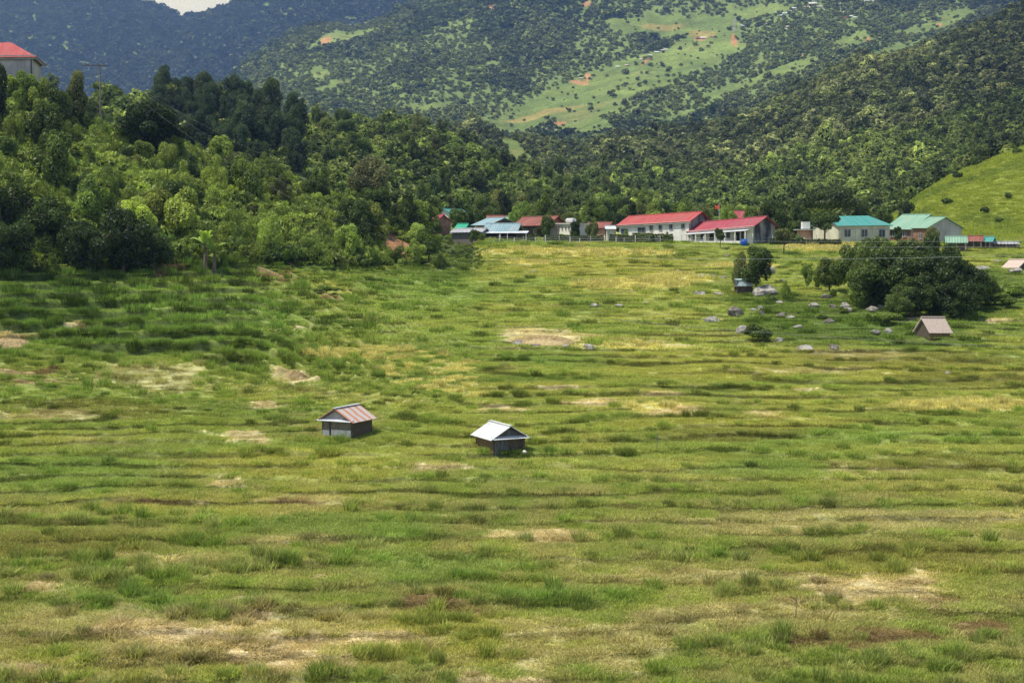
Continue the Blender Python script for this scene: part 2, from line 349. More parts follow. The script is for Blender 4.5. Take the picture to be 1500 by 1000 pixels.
# ------------------------------------------------------------------ object helpers
def link(o, parent=None):
    COL.objects.link(o)
    if parent is not None: o.parent = parent
    return o
def tag(o, label=None, cat=None, group=None, kind=None):
    if label: o['label'] = label
    if cat: o['category'] = cat
    if group: o['group'] = group
    if kind: o['kind'] = kind
    return o
def empty(name, loc, rz=0, label=None, cat=None, group=None):
    o = bpy.data.objects.new(name, None); o.location = tuple(float(v) for v in loc); o.rotation_euler = (0, 0, rz); o.empty_display_size = .3
    return tag(link(o), label, cat, group)
def mesh_np(name, V, Fc, mats, sz=None, attrs=None, smooth=False):
    """V (n,3); Fc (m,k) index array"""
    me = bpy.data.meshes.new(name); V = np.asarray(V, np.float32); Fc = np.asarray(Fc, np.int32); k = Fc.shape[1]
    me.vertices.add(len(V)); me.vertices.foreach_set('co', V.ravel())
    me.loops.add(Fc.size); me.loops.foreach_set('vertex_index', Fc.ravel())
    me.polygons.add(len(Fc)); me.polygons.foreach_set('loop_start', np.arange(0, Fc.size, k, dtype=np.int32))
    try: me.polygons.foreach_set('loop_total', np.full(len(Fc), k, np.int32))
    except Exception: pass
    for m in mats: me.materials.append(m)
    me.update(calc_edges=True)
    if attrs:
        for an, (dom, ty, val) in attrs.items():
            a = me.attributes.new(an, ty, dom)
            a.data.foreach_set('color' if ty == 'FLOAT_COLOR' else ('vector' if ty == 'FLOAT_VECTOR' else 'value'), np.asarray(val, np.float32 if ty != 'INT' else np.int32).ravel())
    me.polygons.foreach_set('use_smooth', np.full(len(Fc), smooth, bool))
    return me

class MB:
    """collects polygons, builds one mesh"""
    def __init__(s): s.v = []; s.f = []; s.mi = []
    def add(s, vs, fs, mi=0):
        o = len(s.v); s.v += [tuple(float(c) for c in v) for v in vs]; s.f += [tuple(i + o for i in f) for f in fs]; s.mi += [mi] * len(fs)
    def box(s, c, d, rz=0, mi=0, M=None):
        x, y, z = d[0] / 2, d[1] / 2, d[2] / 2
        vs = [Vector((a, b, e)) for e in (-z, z) for b in (-y, y) for a in (-x, x)]
        R = M if M is not None else Matrix.Rotation(rz, 3, 'Z')
        vs = [R @ v + Vector(c) for v in vs]
        s.add(vs, [(0, 2, 3, 1), (4, 5, 7, 6), (0, 1, 5, 4), (2, 6, 7, 3), (0, 4, 6, 2), (1, 3, 7, 5)], mi)
    def tube(s, pts, rad, n=6, mi=0, cap=True):
        pts = [Vector([float(c) for c in p]) for p in pts]; rings = []
        for i, p in enumerate(pts):
            t = (pts[min(i + 1, len(pts) - 1)] - pts[max(i - 1, 0)]).normalized()
            a = t.cross(Vector((0, 0, 1)))
            if a.length < .05: a = t.cross(Vector((0, 1, 0)))
            a.normalize(); b = t.cross(a); r = rad[i] if hasattr(rad, '__len__') else rad
            rings.append([p + a * (r * math.cos(2 * math.pi * k / n)) + b * (r * math.sin(2 * math.pi * k / n)) for k in range(n)])
        vs = [v for r in rings for v in r]; fs = []
        for i in range(len(rings) - 1):
            for k in range(n): fs.append((i * n + k, i * n + (k + 1) % n, (i + 1) * n + (k + 1) % n, (i + 1) * n + k))
        if cap: fs.append(tuple(range(n))[::-1]); fs.append(tuple((len(rings) - 1) * n + k for k in range(n)))
        s.add(vs, fs, mi)
    def sheet(s, p0, du, dv, nu, nv, th, fn=None, mi=0):
        """slab from p0 spanned by du, dv with nu x nv cells, thickness th, surface offset fn(u, v) along its normal"""
        p0, du, dv = Vector(p0), Vector(du), Vector(dv); n = du.cross(dv).normalized()
        if n.z < 0: n = -n
        top = []; bot = []
        for j in range(nv + 1):
            for i in range(nu + 1):
                a, b = i / nu, j / nv; o = fn(a, b) if fn else 0
                q = p0 + du * a + dv * b + n * o; top.append(q); bot.append(q - n * th)
        W = nu + 1; N = len(top); fs = []
        for j in range(nv):
            for i in range(nu):
                a = j * W + i; fs += [(a, a + 1, a + W + 1, a + W), (N + a, N + a + W, N + a + W + 1, N + a + 1)]
        for i in range(nu): fs += [(i, N + i, N + i + 1, i + 1), (nv * W + i, nv * W + i + 1, N + nv * W + i + 1, N + nv * W + i)]
        for j in range(nv): fs += [(j * W, (j + 1) * W, N + (j + 1) * W, N + j * W), (j * W + nu, N + j * W + nu, N + (j + 1) * W + nu, (j + 1) * W + nu)]
        s.add(top + bot, fs, mi)
    def mesh(s, name, mats, smooth=False):
        me = bpy.data.meshes.new(name); me.from_pydata(s.v, [], s.f)
        for m in (mats if isinstance(mats, (list, tuple)) else [mats]): me.materials.append(m)
        me.polygons.foreach_set('material_index', s.mi); me.polygons.foreach_set('use_smooth', [smooth] * len(s.f)); me.update()
        return me
    def build(s, name, mats, parent=None, smooth=False):
        return link(bpy.data.objects.new(name, s.mesh(name, mats, smooth)), parent)

# ------------------------------------------------------------------ ground, hills, mountains
uu = np.concatenate([np.linspace(-.8, -.42, 60)[:-1], np.linspace(-.42, .42, 860), np.linspace(.42, .8, 60)[1:]])
dd = np.concatenate([np.linspace(2, 46, 24)[:-1], np.geomspace(46, 245, 720)[:-1], np.geomspace(245, 1180, 330)[:-1], np.geomspace(1180, 4300, 300)[:-1], np.geomspace(4300, 9000, 14)])
UU, DD = np.meshgrid(uu, dd); XX = UU * DD; ZZ = height(XX, DD)
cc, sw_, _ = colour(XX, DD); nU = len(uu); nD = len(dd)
idx = np.arange(nU * nD).reshape(nD, nU)
quads = np.stack([idx[:-1, :-1], idx[:-1, 1:], idx[1:, 1:], idx[1:, :-1]], -1)
qc_d = (dd[:-1] + dd[1:]) / 2; toeg = layD(5, XX, DD)[:-1, :-1]
isleft = (UU[:-1, :-1] < -.028) & (DD[:-1, :-1] > toeg + 1)
grassg = (UU[:-1, :-1] > .262) & (DD[:-1, :-1] > 236) & (DD[:-1, :-1] < 345)
dq = DD[:-1, :-1]
regs = [('terraced_field', (dq < 244.9) & ~isleft & ~grassg, 'field'), ('hillside', (dq < 300) & isleft, 'hill'),
        ('grassy_hill', grassg, 'hill'), ('wooded_hills', (((dq >= 300) | ((dq >= 244.9) & ~isleft)) & (dq < 1179) & ~grassg), 'hill'), ('mountain', (dq >= 1179) & (dq < 2890), 'mount'), ('far_mountain', dq >= 2890, 'mount')]
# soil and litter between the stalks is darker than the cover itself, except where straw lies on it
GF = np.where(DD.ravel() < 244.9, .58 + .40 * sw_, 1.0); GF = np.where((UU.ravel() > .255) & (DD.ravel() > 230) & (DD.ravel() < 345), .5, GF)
allV = np.stack([XX, DD, ZZ], -1).reshape(-1, 3)
for nm, msk, mk in regs:
    q = quads[msk]; used, inv = np.unique(q, return_inverse=True)
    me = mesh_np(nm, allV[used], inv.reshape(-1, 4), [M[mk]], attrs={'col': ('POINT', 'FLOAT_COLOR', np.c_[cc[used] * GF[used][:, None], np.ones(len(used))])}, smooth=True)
    tag(link(bpy.data.objects.new(nm, me)), kind='structure')
elev = (ZZ - CAMZ) / DD; runmax = np.maximum.accumulate(elev[23:], 0)
def visible(x, y, z, h, margin=.004):
    ui = np.clip(np.searchsorted(uu, x / y), 0, nU - 1); di = np.clip(np.searchsorted(dd[23:], y) - 2, 0, len(dd) - 24)
    return (z + h - CAMZ) / y + margin > runmax[di, ui]

# ------------------------------------------------------------------ plant shapes
def rv(n, rs): v = rs.normal(size=(n, 3)); return v / np.linalg.norm(v, axis=1)[:, None]
def cards(c, nrm, size, rs, asp=.55, droop=0.):
    """rhombic leaf cards: centre, normal, size -> verts, quads"""
    n = len(c); t = np.cross(nrm, rv(n, rs)); t /= np.linalg.norm(t, axis=1)[:, None] + 1e-9
    if droop: t[:, 2] -= droop; t /= np.linalg.norm(t, axis=1)[:, None]
    b = np.cross(nrm, t); s = size[:, None]
    V = np.stack([c - t * s, c - b * s * asp, c + t * s, c + b * s * asp], 1).reshape(-1, 3)
    return V, np.arange(4 * n).reshape(-1, 4)
def crown_mesh(name, seed, ctr, rx, rz, lobes, n, leaf, lr=(.32, .5), flat=0., asp=.55, droop=0., mat_='leaf', core=True, up=.25, shell=(.7, 1.12), spread=.78):
    rs = np.random.RandomState(seed)
    L = rv(lobes, rs) * (rs.rand(lobes, 1) ** .45) * spread; L[:, 2] = np.abs(L[:, 2]) * 1.1 - .18 if flat else L[:, 2]
    lrad = rs.uniform(lr[0], lr[1], lobes); li = rs.choice(lobes, n * 2, p=lrad ** 2 / (lrad ** 2).sum())
    d = rv(n * 2, rs); d[:, 2] += up; d /= np.linalg.norm(d, axis=1)[:, None]
    pos = L[li] + d * (lrad[li] * rs.uniform(shell[0], shell[1], n * 2))[:, None]
    dist = np.linalg.norm(pos[:, None] - L[None], axis=2) / lrad[None]; dist[np.arange(len(li)), li] = 9
    keep = np.nonzero(dist.min(1) > .78)[0][:n]; pos, d, li2 = pos[keep], d[keep], li[keep]
    nrm = d * .75 + rv(len(keep), rs) * .75; nrm /= np.linalg.norm(nrm, axis=1)[:, None]
    w = np.array([rx, rx, rz]); pos = pos * w + np.array(ctr)
    V, Fq = cards(pos, nrm, leaf * rs.uniform(.55, 1.3, len(keep)), rs, asp, droop)
    lobev = rs.rand(lobes); lv = np.clip(lobev[li2] * .45 + rs.rand(len(keep)) * .55, 0, 1)
    nl = len(Fq); lvall = lv; matidx = np.zeros(nl, int)
    if core:                                                # added dark solid core against see-through: small octahedra inside each lobe
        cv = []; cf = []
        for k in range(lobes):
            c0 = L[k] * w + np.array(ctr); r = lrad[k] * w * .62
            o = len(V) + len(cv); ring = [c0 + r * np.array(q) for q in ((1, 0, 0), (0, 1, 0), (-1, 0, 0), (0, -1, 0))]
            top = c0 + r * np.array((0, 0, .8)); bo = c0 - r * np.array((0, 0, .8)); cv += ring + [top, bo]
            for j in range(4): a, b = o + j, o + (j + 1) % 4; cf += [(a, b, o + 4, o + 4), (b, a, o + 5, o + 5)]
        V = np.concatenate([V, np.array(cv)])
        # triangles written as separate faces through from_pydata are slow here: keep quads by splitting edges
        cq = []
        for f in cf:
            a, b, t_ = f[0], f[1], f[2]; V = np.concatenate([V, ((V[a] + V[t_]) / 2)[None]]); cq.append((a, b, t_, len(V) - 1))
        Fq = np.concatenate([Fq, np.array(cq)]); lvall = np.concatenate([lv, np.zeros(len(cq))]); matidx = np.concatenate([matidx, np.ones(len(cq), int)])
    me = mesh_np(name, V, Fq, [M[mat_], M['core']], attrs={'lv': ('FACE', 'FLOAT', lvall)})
    me.polygons.foreach_set('material_index', matidx.astype(np.int32)); return me
def trunk_mesh(name, seed, h, r, top, spread, limbs=5):
    rs = random.Random(seed); m = MB(); lean = (rs.uniform(-.25, .25), rs.uniform(-.25, .25))
    m.tube([(lean[0] * h * .1 * t, lean[1] * h * .1 * t, -0.4 + (h + .4) * t) for t in (0, .25, .5, .75, 1)], [r * 1.25, r, r * .85, r * .65, r * .35], 7)
    for k in range(limbs):
        a = 6.283 * k / limbs + rs.uniform(-.4, .4); z = h * rs.uniform(.4, .9)
        m.tube([(0, 0, z), (math.cos(a) * spread * .45, math.sin(a) * spread * .45, z + (top - z) * .35), (math.cos(a) * spread * .85, math.sin(a) * spread * .85, z + (top - z) * .7)], [r * .5, r * .32, r * .12], 5)
    return m.mesh(name, M['bark'], True)
TREE = {}
def species(key, n, h, rx, rz, lobes, cardsn, leaf, trunk=True, tr=.14, **k):
    out_ = []
    for i in range(n):
        s = abs(hash(key)) % 1 + sum(map(ord, key)) * 13 + i * 101
        cz = h - rz * .95
        cm = crown_mesh('crown', s, (0, 0, cz), rx, rz, lobes, cardsn, leaf, **k)
        tm = trunk_mesh('trunk', s, cz, tr, h * .9, rx) if trunk else None
        out_.append((cm, tm))
    TREE[key] = out_
species('broad', 5, 6.0, 2.4, 2.75, 22, 6500, .145, lr=(.24, .42))
species('standard', 3, 6.0, 2.2, 1.9, 16, 5500, .14, lr=(.26, .42))
species('tall', 3, 7.5, 2.0, 3.3, 20, 6500, .14, lr=(.24, .42))
species('shrub', 5, 2.6, 1.7, 1.4, 16, 4200, .13, tr=.05, flat=1, lr=(.22, .42), spread=.85)
species('feather', 3, 4.2, 1.8, 2.2, 14, 4500, .21, tr=.05, asp=.16, droop=.5, core=False, lr=(.25, .42))
species('pine', 4, 12., 3.9, 5.0, 34, 6500, .30, tr=.2, asp=.22, lr=(.22, .36), up=.4)
species('umbrella', 1, 9., 6.6, 2.9, 44, 18000, .18, tr=.32, flat=1, lr=(.2, .32))
species('clump', 4, 7.0, 3.4, 3.45, 38, 13000, .145, tr=.2, lr=(.2, .36), spread=.84)
species('mound', 2, 7.0, 4.6, 3.6, 50, 16000, .16, tr=.25, lr=(.18, .32), spread=.86)
species('cone', 1, 8.5, 2.0, 4.0, 20, 6000, .15, tr=.16, lr=(.25, .38), up=.5)

TREE_N = 0
def tree(key, pos, s=1.0, col=(.07, .12, .025), name='broadleaf_tree', label=None, cat='tree', group=None, i=None, sz=None, rz=None):
    global TREE_N
    TREE_N += 1
    cm, tm = TREE[key][(TREE_N if i is None else i) % len(TREE[key])]
    root = empty(name, pos, random.uniform(0, 6.28) if rz is None else rz, label, cat, group)
    root.scale = (s, s, s if sz is None else sz)
    c = link(bpy.data.objects.new('crown', cm), root); c.color = (*col, 1)
    if tm: link(bpy.data.objects.new('trunk', tm), root)
    return root
def vary(c, a=.25, hue=.06):
    k = 1 + random.uniform(-a, a); h = random.uniform(-hue, hue)
    return (c[0] * k * (1 + h), c[1] * k, c[2] * k * (1 - h))

# ------------------------------------------------------------------ stuff: instancing through geometry nodes
def gn_group(name, coll):
    g = bpy.data.node_groups.new(name, 'GeometryNodeTree')
    g.interface.new_socket('Geometry', in_out='INPUT', socket_type='NodeSocketGeometry'); g.interface.new_socket('Geometry', in_out='OUTPUT', socket_type='NodeSocketGeometry')
    N = g.nodes.new; i = N('NodeGroupInput'); o = N('NodeGroupOutput'); ip = N('GeometryNodeInstanceOnPoints'); ci = N('GeometryNodeCollectionInfo')
    ci.inputs['Collection'].default_value = coll; ci.inputs['Separate Children'].default_value = True; ci.inputs['Reset Children'].default_value = True
    ip.inputs['Pick Instance'].default_value = True
    def na(n, t): a = N('GeometryNodeInputNamedAttribute'); a.data_type = t; a.inputs['Name'].default_value = n; return a.outputs['Attribute']
    L = g.links.new; er = N('FunctionNodeEulerToRotation')
    L(na('rot', 'FLOAT_VECTOR'), er.inputs[0]); L(er.outputs[0], ip.inputs['Rotation']); L(na('scl', 'FLOAT_VECTOR'), ip.inputs['Scale']); L(na('idx', 'INT'), ip.inputs['Instance Index'])
    L(i.outputs[0], ip.inputs['Points']); L(ci.outputs[0], ip.inputs['Instance']); L(ip.outputs[0], o.inputs[0]); return g
def proto_coll(name, meshes):
    c = bpy.data.collections.new(name)
    for k, me in enumerate(meshes): c.objects.link(bpy.data.objects.new('%s_%02d' % (name, k), me))
    return c
def scatter(name, coll, pts, rz, scl, idx_, tint, label, cat, tilt=None):
    n = len(pts); me = bpy.data.meshes.new(name); me.vertices.add(n); me.vertices.foreach_set('co', np.asarray(pts, np.float32).ravel())
    rot = np.zeros((n, 3)); rot[:, 2] = rz
    if tilt is not None: rot[:, :2] = tilt
    for an, ty, val in (('rot', 'FLOAT_VECTOR', rot), ('scl', 'FLOAT_VECTOR', scl), ('idx', 'INT', idx_), ('tint', 'FLOAT_COLOR', np.c_[tint, np.ones(n)])):
        a = me.attributes.new(an, ty, 'POINT'); a.data.foreach_set({'FLOAT_VECTOR': 'vector', 'INT': 'value', 'FLOAT_COLOR': 'color'}[ty], np.asarray(val, np.int32 if ty == 'INT' else np.float32).ravel())
    o = link(bpy.data.objects.new(name, me)); md = o.modifiers.new('growth', 'NODES'); md.node_group = gn_group(name + '_growth', coll)
    tag(o, label, cat, kind='stuff'); print('stuff', name, n); return o

def blades_mesh(name, seed, n, R, h, w, lean, clump=1.0):
    rs = np.random.RandomState(seed); a = rs.rand(n) * 6.283; r = R * rs.rand(n) ** (.5 * clump)
    b = np.c_[np.cos(a) * r, np.sin(a) * r, np.full(n, -.03)]
    hh = h * rs.uniform(.5, 1.15, n); la = rs.rand(n) * 6.283; ll = rs.rand(n) * lean
    ld = np.c_[np.cos(la), np.sin(la), np.zeros(n)] * ll[:, None] * hh[:, None] + np.c_[np.cos(a), np.sin(a), np.zeros(n)] * (lean * .5 * hh * (r / R))[:, None]
    sd = np.c_[-np.sin(la), np.cos(la), np.zeros(n)] * w * rs.uniform(.6, 1.2, n)[:, None]
    mid = b + ld * .35 + np.c_[np.zeros((n, 2)), hh * .6]; tip = b + ld + np.c_[np.zeros((n, 2)), hh]
    V = np.stack([b - sd, b + sd, mid + sd * .7, tip, mid - sd * .7], 1).reshape(-1, 3)
    o = np.arange(n) * 5; Fq = np.concatenate([np.stack([o, o + 1, o + 2, o + 4], 1), np.stack([o + 4, o + 2, o + 3, o + 3], 1)])
    # second set is triangular: drop the doubled corner
    me = bpy.data.meshes.new(name); q = n * 4 + n * 3
    me.vertices.add(len(V)); me.vertices.foreach_set('co', V.astype(np.float32).ravel())
    lp = np.concatenate([Fq[:n].ravel(), np.stack([o + 4, o + 2, o + 3], 1).ravel()]).astype(np.int32)
    me.loops.add(q); me.loops.foreach_set('vertex_index', lp); me.polygons.add(2 * n)
    me.polygons.foreach_set('loop_start', np.concatenate([np.arange(n) * 4, n * 4 + np.arange(n) * 3]).astype(np.int32)); me.update(calc_edges=True)
    me.materials.append(M['grass_i']); lv = rs.rand(n); at_ = me.attributes.new('lv', 'FLOAT', 'FACE'); at_.data.foreach_set('value', np.concatenate([lv, lv]).astype(np.float32))
    return me
def jit(u0, u1, d0, d1, dens):
    """random points, dens per square metre, in a wedge of the ground"""
    area = (u1 - u0) * (d1 * d1 - d0 * d0) / 2; n = int(area * dens)
    y = np.sqrt(RS.rand(n) * (d1 * d1 - d0 * d0) + d0 * d0); return RS.uniform(u0, u1, n) * y, y

# grass of the field
gm = [blades_mesh('lawn', 1, 300, .62, .13, .012, 1.1), blades_mesh('lawn', 2, 300, .62, .17, .012, 1.1), blades_mesh('lawn', 3, 260, .62, .10, .013, 1.4),
      blades_mesh('tuft', 4, 230, .34, .36, .012, .9, 1.2), blades_mesh('tuft', 5, 240, .42, .30, .012, 1.0, 1.2),
      blades_mesh('coarse', 6, 240, 1.0, .17, .026, 1.1), blades_mesh('coarse', 7, 240, 1.0, .13, .026, 1.2), blades_mesh('coarse_tuft', 8, 200, .7, .42, .024, .8, 1.2),
      blades_mesh('straw_litter', 9, 200, .62, .055, .011, 5.0), blades_mesh('straw_litter', 10, 200, 1.0, .07, .022, 4.5),
      blades_mesh('bunch', 11, 170, .30, .50, .017, .9, 1.3), blades_mesh('bunch', 12, 130, .40, .38, .017, 1.3, 1.2)]
gcoll = proto_coll('grass_shape', gm)
X = []; Y = []; K = []; S = []; T = []
for (u0, u1, d0, d1, dens, kinds, tall) in ((-.58, .58, 47, 82, 8.5, (0, 1, 2), (3, 4)), (-.50, .50, 82, 125, 5.0, (0, 1, 2), (3, 4)), (-.46, .46, 125, 236, 1.5, (5, 6), (7,))):
    x, y = jit(u0, u1, d0, d1, dens); u = x / y; toe = layD(5, x, y)
    ok = (u > -.022) | (y < toe + 1.5); x, y, u = x[ok], y[ok], u[ok]
    zb = base(x, y); ph, st, left = terr(x, y, zb); fr = ph - np.floor(ph)
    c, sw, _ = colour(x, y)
    rim = ((fr > .82) | (fr < .07)).astype(float); bush = sst(.0, .45, fbm(x / 6., y / 1.8, 91, 3))
    pt = np.clip(.010 + .08 * rim + .40 * bush * rim + left * (.05 + .62 * ((fr > .86) | (fr < .12))) + .02 * bush, 0, .85) * (1 - .85 * sw)
    bn = sst(.05, .5, fbm(x / 2.4, y / 1.3, 93, 2)) * sst(80, 64, y) * (.10 + .30 * sst(.0, -.2, u) + .2 * sst(60, 52, y)); bunch = RS.rand(len(x)) < bn
    gw = _.get('gold', np.zeros(len(x))); pt = np.maximum(pt, gw * .5)
    tl = RS.rand(len(x)) < pt
    drop = RS.rand(len(x)) < sw * .80; keep = RS.rand(len(x)) > 0
    k = np.where(tl, RS.choice(tall, len(x)), RS.choice(kinds, len(x)))
    k = np.where(drop, 8 if d0 < 120 else 9, k); tl = tl & ~drop
    k = np.where(bunch, RS.choice((10, 11), len(x)), k); tl = tl | bunch
    s = RS.uniform(.75, 1.25, len(x)); sz = s * (1 - .55 * sw) * RS.uniform(.7, 1.2, len(x)) * np.where(tl, RS.uniform(.7, 1.35, len(x)) * (1 + .45 * left), 1)
    shade = np.where(tl, .82, 1.0) * RS.uniform(.82, 1.18, len(x))
    c = c * shade[:, None]; c = np.where((tl & (sw < .3) & (gw < .4))[:, None], c * np.array([.86, .98, .85]), c)
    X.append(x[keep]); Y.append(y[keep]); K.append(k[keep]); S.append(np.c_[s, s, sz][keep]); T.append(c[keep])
X = np.concatenate(X); Y = np.concatenate(Y)
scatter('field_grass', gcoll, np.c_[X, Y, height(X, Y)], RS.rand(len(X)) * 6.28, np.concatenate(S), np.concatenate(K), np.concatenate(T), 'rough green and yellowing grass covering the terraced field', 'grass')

# grass on the hill at the right
x, y = jit(.245, .46, 222, 342, 1.6); c, sw, _ = colour(x, y); n = len(x); s = RS.uniform(.8, 1.3, n)
scatter('hill_grass', gcoll, np.c_[x, y, height(x, y)], RS.rand(n) * 6.28, np.c_[s, s, s * RS.uniform(.7, 1.6, n)], RS.choice((5, 6, 7), n, p=(.45, .4, .15)), c * RS.uniform(.85, 1.15, (n, 1)), 'light green grass on the open hillside at the right', 'grass')

# low shapes for undergrowth and far woods
low = [crown_mesh('underbrush', 300 + i, (0, 0, .5), 1.3, .95, 8, 420, .2, mat_='leaf_i', flat=1, asp=.4) for i in range(3)] + \
      [crown_mesh('underbrush', 310 + i, (0, 0, .7), 1.0, 1.2, 7, 380, .26, mat_='leaf_i', asp=.16, droop=.4, core=False) for i in range(2)]
ucoll = proto_coll('underbrush_shape', low)
x, y = jit(-.47, -.02, 118, 246, .85); toe = layD(5, x, y); cr = layD(6, x, y)
m = (y > toe - 1.0 + 2.5 * fbm(x / 6., y / 6., 95, 2)) & (y < cr + 26); x, y = x[m], y[m]; n = len(x)
nn = fbm(x / 10., y / 10., 97, 3); c = np.tile(np.array([.20, .27, .06]), (n, 1)); c = lerp(c, (.29, .385, .09), sst(-.2, .5, nn)); c = lerp(c, (.08, .13, .03), sst(0.1, .6, fbm(x / 6., y / 6., 99, 2)))
# leave the bare red bank open
w = patches(x, y, ('redsoil',)).get('redsoil', np.zeros(n)); m = (w < .2) & bankfree(x, y); x, y, c = x[m], y[m], c[m]; n = len(x)
s = RS.uniform(.6, 1.35, n) * np.clip((-.028 - x / y) / .07, .3, 1)
scatter('undergrowth', ucoll, np.c_[x, y, height(x, y) - .1], RS.rand(n) * 6.28, np.c_[s, s, s * RS.uniform(.8, 1.5, n)], RS.choice(5, n, p=(.25, .25, .2, .15, .15)), c * RS.uniform(.75, 1.25, (n, 1)), 'tangled undergrowth covering the hillside at the left', 'undergrowth')

# woods
far = [crown_mesh('wood_tree', 400 + i, (0, 0, 3.6), 3.0, 2.9, 9, 520, .42, mat_='leaf_i', asp=.6, core=True, up=.35) for i in range(4)] + \
      [crown_mesh('wood_pine', 420 + i, (0, 0, 6.0), 2.6, 5.6, 12, 560, .45, mat_='leaf_i', asp=.35, core=True, up=.5) for i in range(2)]
fcoll = proto_coll('wood_shape', far)
vfar = [crown_mesh('wood_tree', 440 + i, (0, 0, 4.2), 4.4, 4.2, 7, 110, 1.15, mat_='leaf_i', asp=.75, core=True, up=.4) for i in range(4)]
vcoll = proto_coll('far_wood_shape', vfar)
def wood(name, coll, u0, u1, d0, d1, dens, base_c, lights, size, label, kinds, mask, hh=8, meadow_keep=.04, clusters=60., p=None):
    x, y = jit(u0, u1, d0, d1, dens); z = height(x, y); m = visible(x, y, z, hh) & mask(x, y); x, y, z = x[m], y[m], z[m]
    w = patches(x, y); o = np.zeros(len(x))
    for k in ('meadow', 'redsoil', 'dry'):
        if k in w: o = np.maximum(o, w[k])
    br = np.maximum(w.get('brush', np.zeros(len(x))), w.get('scrub', np.zeros(len(x))) * sst(-.45, .05, fbm(x / 120., y / 160., 301, 4)))
    m = RS.rand(len(x)) > np.clip(np.maximum(o * 1.15, br * .42), 0, 1 - meadow_keep); x, y, z, o, br = x[m], y[m], z[m], o[m], br[m]; n = len(x)
    c = np.tile(np.array(base_c), (n, 1))
    c = lerp(c, lights, sst(-.1, .6, fbm(x / clusters, y / clusters, 103, 3)) * .8); c = lerp(c, np.array(base_c) * .55, sst(.1, .7, fbm(x / clusters * 1.7, y / clusters * 1.7, 107, 3)) * .8)
    c = lerp(c, np.array(lights) * 1.35, (RS.rand(n) < .14) * .8); c = lerp(c, np.array(base_c) * .5, (RS.rand(n) < .12) * .8)
    c = lerp(c, np.array(lights) * .95, br * .85)
    c = c * (1 - .42 * sst(.27, .37, x / y))[:, None]  # shade toward the right edge painted into the tree tint
    s = RS.uniform(size[0], size[1], n) * (1 - .5 * np.clip(o + br * .75, 0, 1)) * (1 + .35 * fbm(x / clusters, y / clusters, 111, 2)) * np.where(RS.rand(n) < .06, 1.55, 1)
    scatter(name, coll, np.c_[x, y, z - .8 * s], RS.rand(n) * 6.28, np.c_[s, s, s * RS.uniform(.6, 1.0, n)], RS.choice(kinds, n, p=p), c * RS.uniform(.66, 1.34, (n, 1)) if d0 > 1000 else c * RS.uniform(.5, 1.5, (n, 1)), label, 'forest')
tr = lambda x, y: np.ones(len(x), bool)
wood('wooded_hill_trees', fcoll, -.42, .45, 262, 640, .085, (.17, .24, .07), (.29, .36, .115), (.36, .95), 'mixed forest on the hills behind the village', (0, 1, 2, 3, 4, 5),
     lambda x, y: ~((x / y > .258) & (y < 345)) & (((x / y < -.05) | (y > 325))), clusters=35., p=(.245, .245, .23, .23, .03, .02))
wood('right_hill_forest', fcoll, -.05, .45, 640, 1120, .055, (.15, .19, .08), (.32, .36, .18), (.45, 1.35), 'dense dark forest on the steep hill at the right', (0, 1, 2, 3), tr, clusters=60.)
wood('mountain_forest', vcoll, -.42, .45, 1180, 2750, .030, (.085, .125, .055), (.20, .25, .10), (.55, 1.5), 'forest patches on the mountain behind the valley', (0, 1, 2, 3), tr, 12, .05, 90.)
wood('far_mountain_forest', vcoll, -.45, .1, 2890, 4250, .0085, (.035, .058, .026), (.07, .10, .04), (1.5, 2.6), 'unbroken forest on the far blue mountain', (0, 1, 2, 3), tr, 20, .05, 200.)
#PART2

# ------------------------------------------------------------------ building materials
M['white'] = plain('white_limewash', (.70, .68, .63), (.88, .87, .84), 1.2, .9, (1, 1, .4))
M['cream'] = plain('cream_plaster', (.50, .48, .38), (.68, .66, .54), .9, .9, (1, 1, .4))
M['greywall'] = plain('grey_plaster', (.30, .30, .29), (.50, .50, .48), .6, .9, (1, 1, .5))
M['stained'] = plain('mould_stained_wall', (.045, .045, .045), (.42, .42, .40), .7, .95, (1, 1, .45), (.42, .74), detail=8)
M['brick'] = plain('bare_brick', (.20, .10, .065), (.34, .20, .14), 1.5, .95)
M['pink'] = plain('pink_plaster', (.55, .30, .20), (.66, .42, .30), 1, .9)
M['concrete'] = plain('concrete', (.26, .26, .25), (.42, .42, .40), 1.5, .9)
def sheetroof(name, c1, c2, dirt, seam=1.1):
    m, nt, N = mat(name)
    n1 = noise(nt, .9, 5, 'Object', (2.2, .35, .35)); n2 = noise(nt, .45, 6); n3 = noise(nt, 7, 3, 'Object', (2.5, .3, .3))
    tc = N('ShaderNodeTexCoord'); sx = N('ShaderNodeSeparateXYZ'); nt.links.new(tc.outputs['Object'], sx.inputs[0])
    se = ramp(nt, mathn(nt, 'FRACT', mathn(nt, 'MULTIPLY', sx.outputs[0], seam)), (.0, .72), (.06, 1.), (.94, 1.))
    c = mixc(nt, ramp(nt, n1, (.3, c1), (.7, c2)), dirt, ramp(nt, n2, (.48, 0.), (.78, .75)))
    c = mixc(nt, c, dirt, ramp(nt, n3, (.52, 0.), (.8, .5))); c = mixc(nt, c, se, 1.0, 'MULTIPLY')
    b = N('ShaderNodeBsdfPrincipled'); nt.links.new(c, b.inputs['Base Color']); b.inputs['Roughness'].default_value = .6; b.inputs['Specular IOR Level'].default_value = .3
    out(nt, b.outputs[0]); return m
M['red'] = sheetroof('red_sheet_roof', (.36, .055, .055), (.47, .11, .10), (.30, .12, .10))
M['crimson'] = sheetroof('crimson_sheet_roof', (.31, .045, .07), (.42, .09, .11), (.27, .12, .12))
M['rust'] = sheetroof('rust_red_tiles', (.20, .06, .045), (.33, .13, .10), (.14, .09, .08), 3.)
